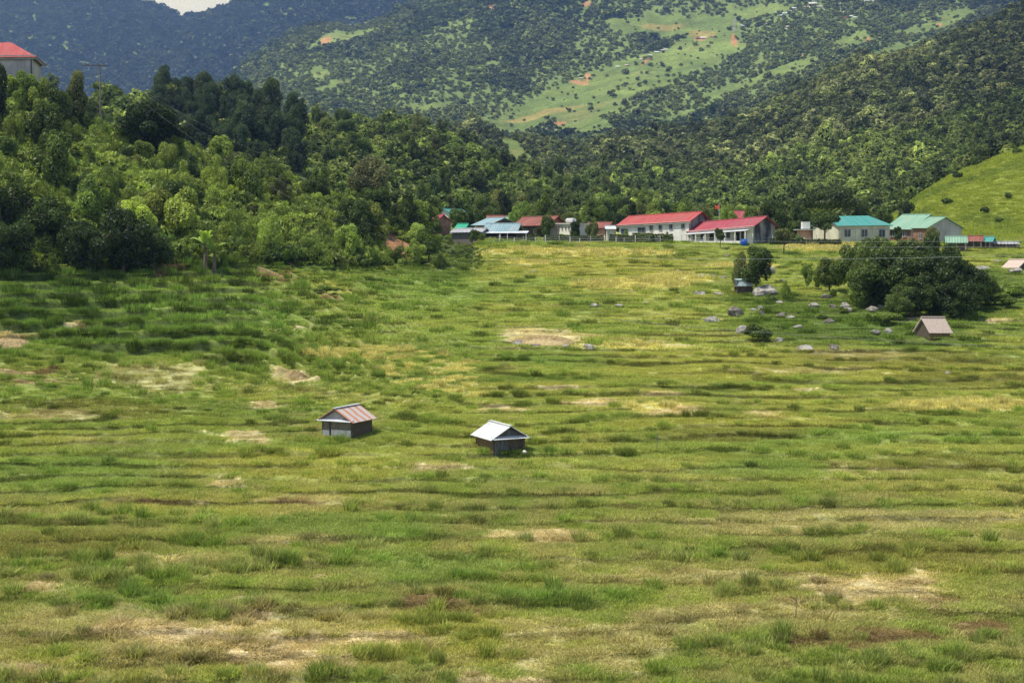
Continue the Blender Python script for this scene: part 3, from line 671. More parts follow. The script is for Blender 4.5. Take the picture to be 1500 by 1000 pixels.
M['teal'] = sheetroof('teal_sheet_roof', (.05, .27, .26), (.11, .37, .34), (.16, .28, .26))
M['palegreen'] = sheetroof('pale_green_sheet_roof', (.17, .33, .24), (.26, .43, .32), (.30, .36, .28))
M['bluegrey'] = sheetroof('faded_blue_sheet_roof', (.19, .31, .36), (.30, .43, .48), (.32, .36, .36))
M['green2'] = plain('bright_green_sheet', (.01, .30, .18), (.03, .38, .24), .6, .5)
M['tin'] = plain('pale_tin_sheet', (.50, .54, .60), (.74, .77, .80), 1.2, .5, (1, 1, 1))
M['tinwhite'] = sheetroof('bright_tin_sheet', (.52, .57, .61), (.68, .71, .73), (.42, .42, .40), 1.3)
M['bluetin'] = plain('pale_blue_tin', (.36, .50, .56), (.60, .72, .76), 3, .6)
M['greytin'] = plain('grey_tin', (.28, .29, .32), (.46, .47, .50), 1.5, .6)
M['thatch'] = plain('dry_thatch', (.42, .33, .28), (.68, .56, .50), 5, 1, (6, 1, 1), bump=.9)
M['wood'] = plain('weathered_boards', (.04, .032, .024), (.16, .13, .10), 3, .9, (.8, 8, 8), bump=.5)
M['woodgrey'] = plain('grey_boards', (.10, .088, .075), (.30, .27, .24), 3, .9, (2, 2, 7), bump=.5)
M['paleboards'] = plain('pale_grey_boards', (.26, .24, .23), (.52, .50, .48), 3, .9, (1, 1, 7), bump=.5)
M['woodblue'] = plain('bluish_grey_boards', (.06, .065, .075), (.18, .185, .20), 2.5, .9, (7, 7, .8), bump=.5)
M['woodbrown'] = plain('brown_planks', (.12, .075, .035), (.27, .18, .085), 2.5, .9, (.8, .8, 7), bump=.5)
M['dark'] = plain('dark_opening', (.012, .013, .015), (.03, .032, .035), 2, .6, bump=0)
M['glass'] = plain('window_glass', (.03, .04, .05), (.10, .12, .14), .6, .15, bump=0)
M['metal'] = plain('galvanised_metal', (.4, .4, .4), (.6, .6, .6), 4, .5)
M['wire'] = plain('wire', (.10, .10, .10), (.20, .20, .20), 2, .5, bump=0)
M['palewire'] = plain('pale_wire', (.45, .47, .48), (.6, .62, .64), 2, .5, bump=0)
M['wirefaint'] = plain('grey_wire', (.22, .24, .22), (.32, .34, .32), 2, .5, bump=0)
M['bluetank'] = plain('blue_plastic', (.01, .08, .42), (.02, .12, .55), 1, .4, bump=0)
M['flag'] = plain('red_flag_cloth', (.62, .05, .03), (.72, .08, .05), 2, .8, bump=0)
M['star'] = plain('yellow_cloth', (.8, .55, .02), (.85, .6, .04), 2, .8, bump=0)
M['sack'] = plain('white_plastic_sheet', (.55, .53, .50), (.80, .78, .75), 3, .7, bump=.6)
M['straw'] = leaf_mat('straw_stalks', 'object', .15, 0, .3, (1.05, 1, .9), (1, 1, .9))
# rusty striped tin of the left hut: colour bands along the sheet
m, nt, N = mat('rusty_striped_tin')
tc = N('ShaderNodeTexCoord'); sx = N('ShaderNodeSeparateXYZ'); nt.links.new(tc.outputs['Object'], sx.inputs[0])
st = mathn(nt, 'FRACT', mathn(nt, 'MULTIPLY', sx.outputs[1], 1.35)); nz = noise(nt, 5, 5); nz2 = noise(nt, 1.7, 4)
f = mathn(nt, 'ADD', st, mathn(nt, 'MULTIPLY', mathn(nt, 'SUBTRACT', nz2, .5), .5))
cA = ramp(nt, f, (.30, (.46, .44, .43)), (.44, (.52, .23, .14)), (.72, (.47, .18, .10)), (.88, (.50, .46, .44)))
cB = mixc(nt, cA, (.35, .33, .33), ramp(nt, nz, (.5, 0.), (.75, .7)))
b = N('ShaderNodeBsdfPrincipled'); nt.links.new(cB, b.inputs['Base Color']); b.inputs['Roughness'].default_value = .6; out(nt, b.outputs[0]); M['rusttin'] = m

# ------------------------------------------------------------------ houses
def corrug(n, a=.018): return lambda u, v: a * math.sin(u * n * 2 * math.pi)
def house(name, label, cat, A, B, W, eA, eB, rise, roof, wall, gable=None, windows=(), doors=(), over=.4, group=None, hip=(0, 0), fascia=None, gutter=None, ribs=0, endwin=(), base_drop=1.2, riseA=None, rooflabel=None, flat=False):
    """A, B = (px, py, D) feet of the front corners, eA/eB = photo rows of the eaves over them"""
    a = P(*A); b = P(*B); z0 = a[2]; dx, dy = b[0] - a[0], b[1] - a[1]; L = math.hypot(dx, dy); rz = math.atan2(dy, dx)
    hA = P(A[0], eA, A[2])[2] - z0; hB = P(B[0], eB, B[2])[2] - z0
    R = empty(name, a, rz, label, cat, group)
    rA = rise if riseA is None else riseA
    m = MB(); gb = -base_drop
    v = [(0, 0, gb), (L, 0, gb), (L, W, gb), (0, W, gb), (0, 0, hA), (L, 0, hB), (L, W, hB), (0, W, hA), (0, W / 2, hA + rA * .93), (L, W / 2, hB + rise * .93)]
    m.add(v, [(0, 1, 5, 4), (2, 3, 7, 6)], 0)
    if flat: m.add(v, [(1, 2, 6, 5), (3, 0, 4, 7), (4, 5, 6, 7)], 1)
    else:
        m.add(v, [(1, 2, 6, 9, 5) if not hip[1] else (1, 2, 6, 5), (3, 0, 4, 8, 7) if not hip[0] else (3, 0, 4, 7)], 1)
    m.build('wall', [M[wall], M[gable or wall]], R)
    rm = MB(); t = .07; s = (hB - hA) / L; o = over
    if flat:
        rm.sheet((-o, -o, hA - s * o + .12), (L + 2 * o, 0, s * (L + 2 * o)), (0, W + 2 * o, 0), 2, 2, .12)
    else:
        k = rise / (W / 2); kA = rA / (W / 2)
        ia, ib = hip
        def quad(p):
            n = len(p); c = [Vector(q) for q in p]; nn = (c[1] - c[0]).cross(c[-1] - c[0]).normalized()
            if nn.z < 0: nn = -nn
            rm.add(c + [q - nn * t for q in c], [tuple(range(n)), tuple(range(2 * n - 1, n - 1, -1))] + [(i, n + i, n + (i + 1) % n, (i + 1) % n) for i in range(n)])
        e = lambda x, y, z: (x, y, z + .04)
        if ia or ib:
            zl = lambda x: hA + s * x
            fl, fr = e(-o, -o, zl(-o) - kA * o), e(L + o, -o, zl(L + o) - k * o); bl, br = e(-o, W + o, zl(-o) - kA * o), e(L + o, W + o, zl(L + o) - k * o)
            tl, tr_ = e(ia if ia else -o, W / 2, zl(0) + rA), e(L - ib if ib else L + o, W / 2, zl(L) + rise)
            quad([fl, fr, tr_, tl]); quad([br, bl, tl, tr_])
            if ia: quad([bl, fl, tl])
            if ib: quad([fr, br, tr_])
        else:
            for sg in (0, 1):
                y0, y1 = (-o, W / 2) if sg == 0 else (W + o, W / 2)
                rm.sheet((-o, y0, hA - s * o - kA * o + .04), (L + 2 * o, 0, s * (L + 2 * o)), (0, y1 - y0, (W / 2 + o) * (k + kA) / 2), max(1, ribs * 8) if ribs else 2, 2, t, corrug(ribs, .03) if ribs else None)
            rm.tube([(-o, W / 2, hA + rA - s * o + .10), (L + o, W / 2, hB + rise + s * o + .10)], .07, 6)
    ro = rm.build('roof', M[roof], R)
    if rooflabel: ro['label'] = rooflabel
    if fascia:
        f = MB(); ang = math.atan2(hB - hA, L); Mx = Matrix.Rotation(-ang, 3, 'Y')
        f.box((L / 2, -o * .6, (hA + hB) / 2 - fascia / 2 - .05), (L + o * 1.6, .10, fascia), M=Mx)
        f.box((L + o * .75, W / 2, hB - fascia / 2 - .05), (.10, W + o, fascia)) if hip[1] else None
        f.build('fascia', M[gutter or 'white'], R)
    zf = lambda x: 0.
    for (x, w, h, zb) in windows:
        f = MB(); xc = x * L; zc = zb + h / 2 + hA * 0
        f.box((xc, -.03, zc), (w, .08, h)); fo = f.build('window', M['dark'], R)
        g = MB()
        for q in (-w / 2, 0, w / 2): g.box((xc + q, -.085, zc), (.06, .03, h + .06))
        for q in (-h / 2, h / 2): g.box((xc, -.103, zc + q), (w + .06, .03, .06))
        g.build('frame', M['metal'] if wall != 'white' else M['concrete'], fo)
        g = MB(); g.box((xc, -.072, zc), (w - .08, .006, h - .08)); g.build('pane', M['glass'], fo)
    for (x, w, h) in doors:
        f = MB(); f.box((x * L, -.03, h / 2 - .1), (w, .08, h + .2)); d_ = f.build('door', M['dark'], R)
        g = MB(); g.box((x * L - w / 2, -.08, h / 2 - .1), (.07, .04, h + .2)); g.box((x * L + w / 2, -.08, h / 2 - .1), (.07, .04, h + .2)); g.box((x * L, -.084, h), (w + .1, .04, .07)); g.build('frame', M['concrete'], d_)
    return R, L, hA, hB
W7 = [(t, .75, 1.0, 1.0) for t in (.42, .56, .70, .84)]
# the two white school blocks
R, L, hA, hB = house('school_building', 'long white building with the red roof and dark stained gable, behind the clipped hedge', 'building', (907, 350, 230), (1009, 354, 222), 6.5, 329, 323, 1.35, 'red', 'white', 'stained',
      windows=[(.08, 1.3, .8, .8), (.33, 1.4, .8, 1.0), (.47, .6, .95, 1.3), (.60, .6, .95, 1.35), (.75, .6, 1.0, 1.45), (.92, .6, 1.0, 1.55)], over=.45, fascia=.38, group=None)
R, L, hA, hB = house('school_building', 'lower white building with the crimson roof, a grimy black gable and a veranda', 'building', (1010, 356, 222), (1103, 360, 214), 6.0, 338, 330, 1.3, 'crimson', 'white', 'stained',
      windows=[(.07, .7, .95, .55), (.22, .8, .95, .6), (.50, .8, .95, .7), (.62, .6, .9, .75), (.86, .9, 1.2, .6)], doors=[(.36, .8, 1.5), (.76, .9, 1.7)], over=.45, fascia=.3)
aw = MB(); aw.sheet((0, -1.5, 1.30), (L * .97, 0, .55), (0, 1.5, .28), 40, 2, .04, corrug(20, .015)); aw.build('awning', M['tinwhite'], R)
for k in range(7):
    q = MB(); x = .3 + k * (L - .8) / 6; q.box((x, -1.35, .1 + .04 * k), (.14, .14, 2.4 + .1 * k)); q.build('post', M['white'], R)
q = MB(); q.box((L * .45, -1.36, -.05), (L * .86, .10, .7)); q.build('parapet', M['white'], R)
house('red_roofed_house', 'red roof showing behind the crimson school roof, beside the dark trees', 'house', (1080, 334, 262), (1111, 334, 262), 6, 319, 319, 1.25, 'crimson', 'white', group=None)
# teal roofed hall, white annexe
R, L, hA, hB = house('hall', 'cream hall with a bright teal hipped roof and barred windows', 'building', (1228, 356, 219), (1303, 357, 223), 6.5, 330, 329, 1.4, 'teal', 'cream', windows=[(.17, 1.15, 1.15, .95), (.50, 1.15, 1.15, .95), (.84, 1.15, 1.15, .95)], over=.35, hip=(0, 1.6), fascia=.16, gutter='cream')
q = MB(); q.box((L / 2, -.015, hA - .55), (L - .02, .05, .10)); q.build('cornice', M['greywall'], R)
for x in (.02, .34, .67, .98):
    q = MB(); q.box((x * L, -.03, hA / 2 - .4), (.22, .10, hA - .2)); q.build('pilaster', M['cream'], R)
R, L, hA, hB = house('white_annexe', 'low white flat roofed building half hidden by a dark tree, left of the teal hall', 'building', (1186, 354, 228), (1226, 354, 226), 4.5, 340, 340, .3, 'tin', 'white', windows=[(.3, .7, .7, .5)], flat=True)
R, L, hA, hB = house('gatehouse', 'small white gatehouse with pinkish pillars beside the dark tree', 'building', (1172, 354, 226), (1188, 354, 226), 2.5, 337, 337, .3, 'tinwhite', 'pink', flat=True, over=.5)
q = MB(); q.box((L * .55, .6, hA + .75), (1.2, 1.2, 1.1)); q.build('upper_block', M['white'], R)
# pale green roofs
R, L, hA, hB = house('green_roofed_house', 'taller house with a pale green gabled roof and brick coloured front', 'house', (1299, 354, 226), (1334, 355, 222), 8, 334, 334, 2.1, 'palegreen', 'brick', 'white', windows=[(.25, .7, .9, .7), (.75, .7, .9, .7)], over=.5)
R, L, hA, hB = house('green_roofed_house', 'lower house with a pale green roof and a large pale grey gable wall', 'house', (1337, 357, 220), (1357, 359, 217), 6.6, 333, 333, 1.55, 'palegreen', 'brick', 'greywall', windows=[(.6, .7, .9, .7)], over=.35)
# sheds at the foot of the grassy hill
for (x0, x1, pb, pe, D, ri, rf, lb) in ((1388, 1414, 364, 354, 203, .7, 'palegreen', 'small open shed with a pale green tin roof, leftmost of the row'), (1415, 1437, 363, 352, 206, .6, 'rust', 'small shed with a dark red roof between the two green ones'),
                                (1438, 1451, 363, 353, 206, .55, 'teal', 'small shed with a bright teal roof beside the dark red one'), (1458, 1490, 362, 357, 207, .2, 'greytin', 'long low shed with a flat grey tin roof')):
    R, L, hA, hB = house('shed', lb, 'shed', (x0, pb, D), (x1, pb, D - .6), 2.6, pe, pe, ri, rf, 'wood', windows=[], over=.35, ribs=8)
    for k in range(3):
        q = MB(); q.box((.05 + k * (L - .1) / 2, -.30, hA / 2 - .6), (.09, .09, hA + .9)); q.build('post', M['woodgrey'], R)
# the hamlet left of the school
house('red_roofed_house', 'small house with a bright red roof among the trees, leftmost of the hamlet', 'house', (618, 336, 246), (637, 336, 244), 4, 324, 324, 1.1, 'crimson', 'brick', over=.3)
house('white_gabled_house', 'white gabled house with a teal roof, set highest in the hamlet', 'house', (672, 330, 285), (698, 330, 292), 7, 318, 319, 1.7, 'teal', 'white', 'white', over=.4)
house('small_shed', 'tiny shed with a bright green roof above the grey plank fence', 'shed', (666, 347, 238), (680, 347, 237), 2.2, 336, 336, .9, 'green2', 'wood', over=.2)
R, L, hA, hB = house('plank_shed', 'long low shed of grey planks at the field edge', 'shed', (662, 351, 231), (705, 352, 229), 3, 340, 339, .5, 'greytin', 'woodgrey', over=.35, ribs=10, rooflabel=None)
house('blue_roofed_house', 'house with a faded blue roof and pinkish front wall', 'house', (697, 347, 243), (717, 348, 239), 5.2, 328, 328, 1.0, 'bluegrey', 'pink', 'wood', over=.7)
house('rust_roofed_house', 'low rust red roof behind the faded blue roofs', 'house', (715, 340, 264), (740, 340, 264), 5, 326, 326, 1.3, 'rust', 'brick')
R, L, hA, hB = house('open_shed', 'open sided shed with a broad faded blue roof and white posts', 'shed', (710, 351, 231), (756, 351, 230), 5, 338, 338, 1.15, 'bluegrey', 'dark', over=.35, ribs=14)
q = MB(); q.sheet((-.8, -1.6, hA - .38), (L + 2.9, 0, 0), (0, 1.75, .34), 60, 2, .04, corrug(30, .015)); q.build('awning', M['tin'], R)
for k, x in enumerate((.2, L * .55, L * .78, L + 1.9)):
    q = MB(); q.box((x, -1.45, (hA - .4) / 2 - .5), (.10, .10, hA + .6)); q.build('post', M['white'], R)
house('pale_roofed_house', 'white gabled house with a pale green roof behind the rust red one', 'house', (744, 340, 262), (790, 340, 262), 6, 327, 327, 1.2, 'palegreen', 'white', over=.5)
R, L, hA, hB = house('tiled_house', 'house with a wide rust red tiled roof and dark walls', 'house', (757, 347, 243), (800, 347, 240), 6, 329, 328, 1.3, 'rust', 'wood', 'rust', over=.7, windows=[(.3, .7, .8, .5), (.65, .7, .8, .5)])
house('small_shed', 'small white roofed lean-to between the tiled house and the white block', 'shed', (803, 345, 238), (815, 345, 238), 2.4, 334, 331, .3, 'tinwhite', 'greywall', flat=True, over=.35)
R, L, hA, hB = house('white_block', 'white flat roofed block with a silver water tank on top', 'building', (816, 346, 238), (836, 346, 234), 3.2, 328, 328, .3, 'white', 'white', flat=True, over=.35, windows=[(.15, .3, .6, 1.0), (.4, .3, .6, 1.0), (.65, .3, .6, 1.0), (.88, .3, .6, 1.0)])
q = MB(); q.tube([(L * .3, 1.2, hA + .55), (L * .8, 1.2, hA + .55)], .38, 12); q.build('water_tank', M['metal'], R)
house('pink_house', 'small house with pinkish walls and an orange roof behind round bushes', 'house', (856, 348, 238), (886, 348, 236), 4, 333, 333, .8, 'rust', 'pink', over=.4)
house('small_shed', 'small white sheet roofed shed left of the long red roof', 'shed', (889, 347, 234), (900, 347, 234), 2.5, 335, 335, .4, 'tinwhite', 'white', over=.3)
# big building at the top left
R, L, hA, hB = house('villa', 'pale building with a red hipped roof at the top of the left hill', 'building', (-70, 120, 203), (48, 119, 205), 9, 82, 81, 2.3, 'red', 'greywall', over=.7, hip=(2.5, 3.6), fascia=.55, gutter='concrete', base_drop=4)
q = MB(); q.tube([(L - .15, -.12, -3), (L - .15, -.12, hA - .2)], .07, 6); q.build('downpipe', M['dark'], R)
q = MB(); q.tube([(L - 1.2, -.1, -3), (L - 1.2, -.1, hA - .2)], .04, 6); q.build('downpipe', M['greytin'], R)

# ------------------------------------------------------------------ huts in the field
def boards(m, p0, p1, z0, z1, n, th=.03, vert=False, mi=0, rs=random.Random(5), gap=.015):
    p0 = Vector(p0); p1 = Vector(p1); d = p1 - p0; L = d.length; a = math.atan2(d.y, d.x); nrm = Vector((d.y, -d.x, 0)).normalized()
    for k in range(n):
        if vert:
            c = p0 + d * ((k + .5) / n); h = (z1 - z0) + rs.uniform(-.05, .03)
            m.box((*(c + nrm * rs.uniform(0, .015)).xy, z0 + h / 2), (L / n - gap, th, h), a, mi)
        else:
            c = (p0 + p1) / 2; h = (z1 - z0) / n
            m.box((*(c + nrm * rs.uniform(0, .02)).xy, z0 + h * (k + .5)), (L + rs.uniform(-.03, .05), th, h - gap), a + rs.uniform(-.006, .006), mi)
def hut(name, label, FL, FR, L, hw, rise, roofm, side, o_front=.35, o_back=.2, o_side=.35, skirt='tin', fr_mat='woodblue', side_mat='woodbrown', gable_mat='woodgrey'):
    """gable front from FL to FR; side = +1 receding right side in view, -1 left"""
    a = G(FL[0], FL[1]); dD = FR[2] - FL[2]; b = P(FR[0], FR[1], a[1] + dD); dx, dy = b[0] - a[0], b[1] - a[1]; Wd = math.hypot(dx, dy); rz = math.atan2(dy, dx)
    z0 = a[2] - .05
    R = empty(name, (a[0], a[1], z0 + .05), rz, label, 'hut')
    inn = MB(); inn.box((Wd / 2, L / 2, hw / 2 - .1), (Wd - .14, L - .14, hw - .02)); inn.build('inner_lining', M['dark'], R)
    m = MB(); boards(m, (0, 0, 0), (Wd, 0, 0), -.2, hw, 9, vert=True); m.build('front_wall', M[fr_mat], R)
    for xx, nm in ((0, 'side_wall'), (Wd, 'side_wall')):
        m = MB(); boards(m, (xx, 0 if xx else L, 0), (xx, L if xx else 0, 0), -.15, hw, 5); m.build(nm, M[side_mat], R)
    m = MB(); boards(m, (Wd, L, 0), (0, L, 0), -.2, hw, 7, vert=True); m.build('back_wall', M[fr_mat], R)
    for (x, y) in ((0, 0), (Wd, 0), (0, L), (Wd, L)):
        m = MB(); m.tube([(x, y, -.5), (x, y, hw + .05)], .055, 6); m.build('post', M['wood'], R)
    m = MB()
    for k in range(5):
        f = k / 5; w = Wd * (1 - f) * .97; m.box((Wd / 2, -.05 - .01 * (k % 2), hw + rise * (f + .1) * .93), (w - Wd * .12, .03, rise / 5 - .012), random.uniform(-.01, .01))
    m.build('gable', M[gable_mat], R)
    k = rise / (Wd / 2); n = int(round((L + o_front + o_back) / .15))
    for sg in (-1, 1):
        m = MB(); x0 = -o_side if sg < 0 else Wd + o_side
        m.sheet((x0, -o_front, hw - k * o_side + .06), (0, L + o_front + o_back, 0), (Wd / 2 - x0, 0, (Wd / 2 + o_side) * k), n * 6, 4, .025, corrug(n, .016))
        m.build('roof_panel', M[roofm], R)
    m = MB(); m.box((Wd / 2, (L + o_back - o_front) / 2, hw + rise + .085), (.22, L + o_front + o_back + .04, .03)); m.build('ridge_cap', M[skirt], R)
    m = MB(); m.sheet((-o_side * .55, -o_front * 1.35, hw - .10), (Wd + o_side * 1.1, 0, 0), (0, o_front * 1.25, .14), 60, 2, .02, corrug(14, .012)); m.build('skirt_roof', M[skirt], R)
    for sg in (-1, 1):                                     # barge boards
        m = MB(); x0 = -o_side if sg < 0 else Wd + o_side
        m.tube([(x0, -o_front + .02, hw - k * o_side + .0), (Wd / 2, -o_front + .02, hw + rise - .01)], .03, 4); m.build('rafter', M['wood'], R)
    return R, Wd
R, Wd = hut('storage_hut', 'small field hut with a rust striped tin roof and grey plank gable', (473, 638, 93.8), (515, 638.5, 92.8), 2.4, 1.14, .66, 'rusttin', 1, fr_mat='woodgrey', side_mat='wood', skirt='tin', gable_mat='paleboards')
m = MB(); boards(m, (.02, -.04, 0), (.55, -.04, 0), .0, .38, 1); boards(m, (.68, -.04, 0), (Wd * .99, -.04, 0), .0, .44, 1, mi=0); m.build('lower_panel', M['sack'], R)
m = MB(); m.box((.60, -.06, .5), (.09, .05, 1.2)); m.build('door_post', M['wood'], R)
R, Wd = hut('storage_hut', 'small field hut with a bright white tin roof and dark blue grey front', (723, 667, 87.6), (767, 668, 88.5), 2.6, 1.14, .62, 'tinwhite', -1, fr_mat='wood', side_mat='woodbrown', skirt='tinwhite', gable_mat='woodblue')
m = MB(); boards(m, (.05, -.05, 0), (.98, -.05, 0), -.05, 1.02, 5, vert=True); m.build('door', M['woodblue'], R)
m = MB(); m.box((-.05, 1.3, -.02), (.1, 2.5, .10)); m.build('sill_beam', M['sack'], R)
m = MB(); m.tube([(1.95, -.12, .1), (1.98, -.35, 1.0)], .05, 5); m.tube([(1.75, -.2, -.1), (2.1, -.22, .75)], .04, 5); m.build('leaning_pole', M['wood'], R)
def blob(seed, r, seg=14, ring=9, rough=.22, flat_bottom=True):
    rs = random.Random(seed); m = MB(); vs = []; ph = [rs.uniform(0, 6) for _ in range(9)]
    for j in range(ring + 1):
        th = math.pi * j / ring
        for i in range(seg):
            p = 2 * math.pi * i / seg; x, y, z = math.sin(th) * math.cos(p), math.sin(th) * math.sin(p), math.cos(th)
            k = 1 + rough * (math.sin(2.1 * x + ph[0] + 1.7 * z) * .5 + math.sin(3.7 * y + ph[1] + 2 * x) * .4 + math.sin(5.3 * z + ph[2] + 3 * y) * .35 + math.sin(9 * x + 7 * y + ph[3]) * .14) + rs.uniform(-.05, .05) * (0 if j in (0, ring) else 1)
            vs.append((x * r[0] * k, y * r[1] * k, z * r[2] * k))
    fs = [(j * seg + i, j * seg + (i + 1) % seg, (j + 1) * seg + (i + 1) % seg, (j + 1) * seg + i) for j in range(ring) for i in range(seg)]
    m.add(vs, fs); return m
g = G(769, 667); o = blob(3, (.16, .14, .16)).build('sack', M['sack']); o.location = (g[0], g[1], g[2] + .12); tag(o, 'small white sack on the grass at the corner of the white roofed hut', 'sack')
# thatched hut and the smaller one
R, L, hA, hB = house('thatched_hut', 'little hut with a broad pale thatched roof below the big dark clump of trees', 'hut', (1362, 495, 130), (1391, 494, 131.0), 1.9, 484, 484, 1.1, 'thatch', 'woodbrown', 'wood', over=.22, base_drop=.5)
m = MB(); boards(m, (0, -.03, 0), (L, -.03, 0), -.3, hA - .05, 12, vert=True); m.build('plank_wall', M['woodbrown'], R)
R, L, hA, hB = house('thatched_hut', 'tiny dark hut with a pinkish thatched roof among stones at the right edge', 'hut', (1471, 395, 184), (1492, 395, 181.5), 2.0, 390, 390, .8, 'thatch', 'wood', 'wood', over=.3, base_drop=.5)
# tank hut beside the small tree
g = G(1089, 431); D = g[1]; R = empty('tin_topped_hut', g, .1, 'dark little hut topped with pale blue tin sheets, left of the big boulder', 'hut')
m = MB(); boards(m, (-.8, -.6, 0), (.8, -.6, 0), -.2, .85, 8, vert=True); boards(m, (.8, -.6, 0), (.8, .7, 0), -.2, .85, 6, vert=True); boards(m, (-.8, .7, 0), (-.8, -.6, 0), -.2, .85, 6, vert=True); boards(m, (.8, .7, 0), (-.8, .7, 0), -.2, .85, 6, vert=True); m.build('wall', M['wood'], R)
m = MB(); m.box((0, .05, .90), (2.0, 1.7, .05)); m.build('platform', M['woodgrey'], R)
m = MB(); m.sheet((-.86, -.72, .94), (1.72, 0, 0), (0, .12, .70), 48, 2, .02, corrug(12, .015)); m.sheet((-.86, .75, .94), (1.72, 0, 0), (0, -.12, .70), 48, 2, .02, corrug(12, .015)); m.build('tin_side', M['bluetin'], R)
m = MB(); m.sheet((-.92, -.66, 1.66), (1.84, 0, 0), (0, 1.4, .06), 48, 2, .02, corrug(12, .015)); m.build('roof', M['bluetin'], R)
for (x, y) in ((-.84, -.64), (.84, -.64), (-.84, .7), (.84, .7)):
    m = MB(); m.box((x, y, .75), (.08, .08, 1.75)); m.build('post', M['wood'], R)

# ------------------------------------------------------------------ boulders
BL = [(1123, 434, 19, 12, 0, 'largest pale boulder in the field, beside the tin topped hut'), (1079, 463, 12, 10, 1, 'big dark round boulder left of centre of the rock field'), (1087, 490, 11, 8, 0, 'grey boulder at the lower left of the rock field beside a bush'),
      (1043, 473, 10, 7, 0, 'grey boulder farthest left in the rock field'), (1178, 516, 14, 5, 0, 'long flat pale rock lying lowest in the rock field'), (1210, 438, 9, 5, 1, 'dark boulder in the grass below the dark trees'),
      (1238, 452, 8, 6, 0, 'pale boulder in the middle stack of rocks'), (863, 513, 10, 6, 0, 'pale boulder at the right end of the straw heap'), (759, 506, 7, 6, 0, 'grey boulder at the left of the straw heap'), (785, 508, 8, 3, 1, 'dark flat rock under the straw heap'),
      (1130, 403, 8, 7, 0, 'light boulder behind the small tree'), (1027, 433, 10, 5, 0, 'pale rock left of the tin topped hut'), (1278, 457, 9, 5, 0, 'smooth pale rock in green leaves under the dark trees'), (1223, 513, 8, 6, 1, 'brownish rock at the foot of the rock field')]
for q in ((1054, 433, 9, 3), (1117, 463, 4, 6), (1104, 456, 6, 3), (1114, 453, 5, 4), (1145, 465, 8, 4), (1158, 467, 8, 3), (1192, 450, 9, 4), (1222, 451, 7, 4), (1243, 457, 9, 4), (1291, 452, 6, 4), (1299, 473, 6, 4), (1143, 501, 7, 5), (1284, 489, 9, 4),
          (1215, 474, 8, 5), (1167, 481, 9, 3), (1302, 488, 7, 5), (1132, 440, 9, 4), (1143, 446, 6, 3)):
    BL.append((*q, 2, 'grey rock scattered in the grass of the rock field'))
for q in ((1029, 407, 5, 3), (1046, 407, 5, 3), (1059, 408, 5, 3), (1147, 414, 5, 3), (1440, 396, 11, 4), (1462, 385, 6, 3), (1488, 399, 12, 4), (871, 449, 7, 3), (906, 450, 8, 2.5), (945, 446, 6, 2), (783, 399, 3, 2), (993, 398, 3, 2), (957, 369, 5, 2), (1065, 376, 6, 2.5), (1389, 548, 5, 3), (829, 509, 6, 3)):
    BL.append((*q, 3, 'small pale stone lying in the open grass'))
for i, (px, py, rx, ry, tone, lb) in enumerate(BL):
    g = G(px, py); s = g[1] / F; r = (rx * s * .92, rx * s * .7, ry * s * 1.0)
    o = blob(50 + i, r, rough=.3).build('boulder' if tone < 3 else 'stone', M['rockdark'] if tone == 1 or (tone == 2 and i % 3 == 0) else M['rock']); o.location = (g[0], g[1] + r[1] * .5, g[2] + r[2] * .35); o.rotation_euler = (random.uniform(-.2, .2), random.uniform(-.2, .2), random.uniform(-.4, .4))
    tag(o, lb, 'boulder' if tone < 3 else 'stone', {2: 'grey rocks of the rock field', 3: 'small stones in the grass'}.get(tone))

# ------------------------------------------------------------------ straw heaps
def straw_heap(px, py, rx, rd, h, label, n=2600, seed=1, group=None):
    g = G(px, py); s = g[1] / F; RX = rx * s; rs = np.random.RandomState(seed)
    ax = rs.uniform(-1, 1, n * 2); ay = rs.uniform(-1, 1, n * 2); ok = ax**2 + ay**2 < 1; ax, ay = ax[ok][:n], ay[ok][:n]; n = len(ax)
    prof = (1 - ax**2 - ay**2) ** .7 * (.7 + .5 * vn(ax * 3 + seed, ay * 3, 5))
    X_ = g[0] + ax * RX; Y_ = g[1] + ay * rd; Z_ = height(X_, Y_) + h * prof
    nr = np.c_[ax * .6, ay * .6, np.ones(n)] + rs.normal(size=(n, 3)) * .35; nr /= np.linalg.norm(nr, axis=1)[:, None]
    V, Fq = cards(np.c_[X_ - g[0], Y_ - g[1], Z_ - g[2] + .05], nr, rs.uniform(.10, .26, n), rs, .10)
    me = mesh_np('straw_heap', V, Fq, [M['straw']], attrs={'lv': ('FACE', 'FLOAT', rs.rand(n))}); o = link(bpy.data.objects.new('straw_heap', me)); o.location = g; o.color = (.68, .56, .34, 1)
    k = 22; a = np.linspace(-1.05, 1.05, k); AX, AY = np.meshgrid(a, a); pr = np.clip(1 - AX**2 - AY**2, 0, 1) ** .7 * (.7 + .5 * vn(AX * 3 + seed, AY * 3, 5)); XX_ = g[0] + AX * RX; YY_ = g[1] + AY * rd
    zz = height(XX_, YY_) + np.where(pr > 0, h * pr, -.15); ii = np.arange(k * k).reshape(k, k)
    me = mesh_np('heap_core', np.stack([XX_ - g[0], YY_ - g[1], zz - g[2]], -1).reshape(-1, 3), np.stack([ii[:-1, :-1], ii[:-1, 1:], ii[1:, 1:], ii[1:, :-1]], -1).reshape(-1, 4), [M['strawcore']], smooth=True)
    link(bpy.data.objects.new('heap_core', me), o); tag(o, label, 'straw heap', group)
M['strawcore'] = plain('packed_straw', (.40, .36, .18), (.66, .56, .36), 1.6, 1, bump=.6)
straw_heap(795, 500, 46, 2.8, .34, 'long heap of dry rice straw with grey boulders at its edge', 6000, 1)
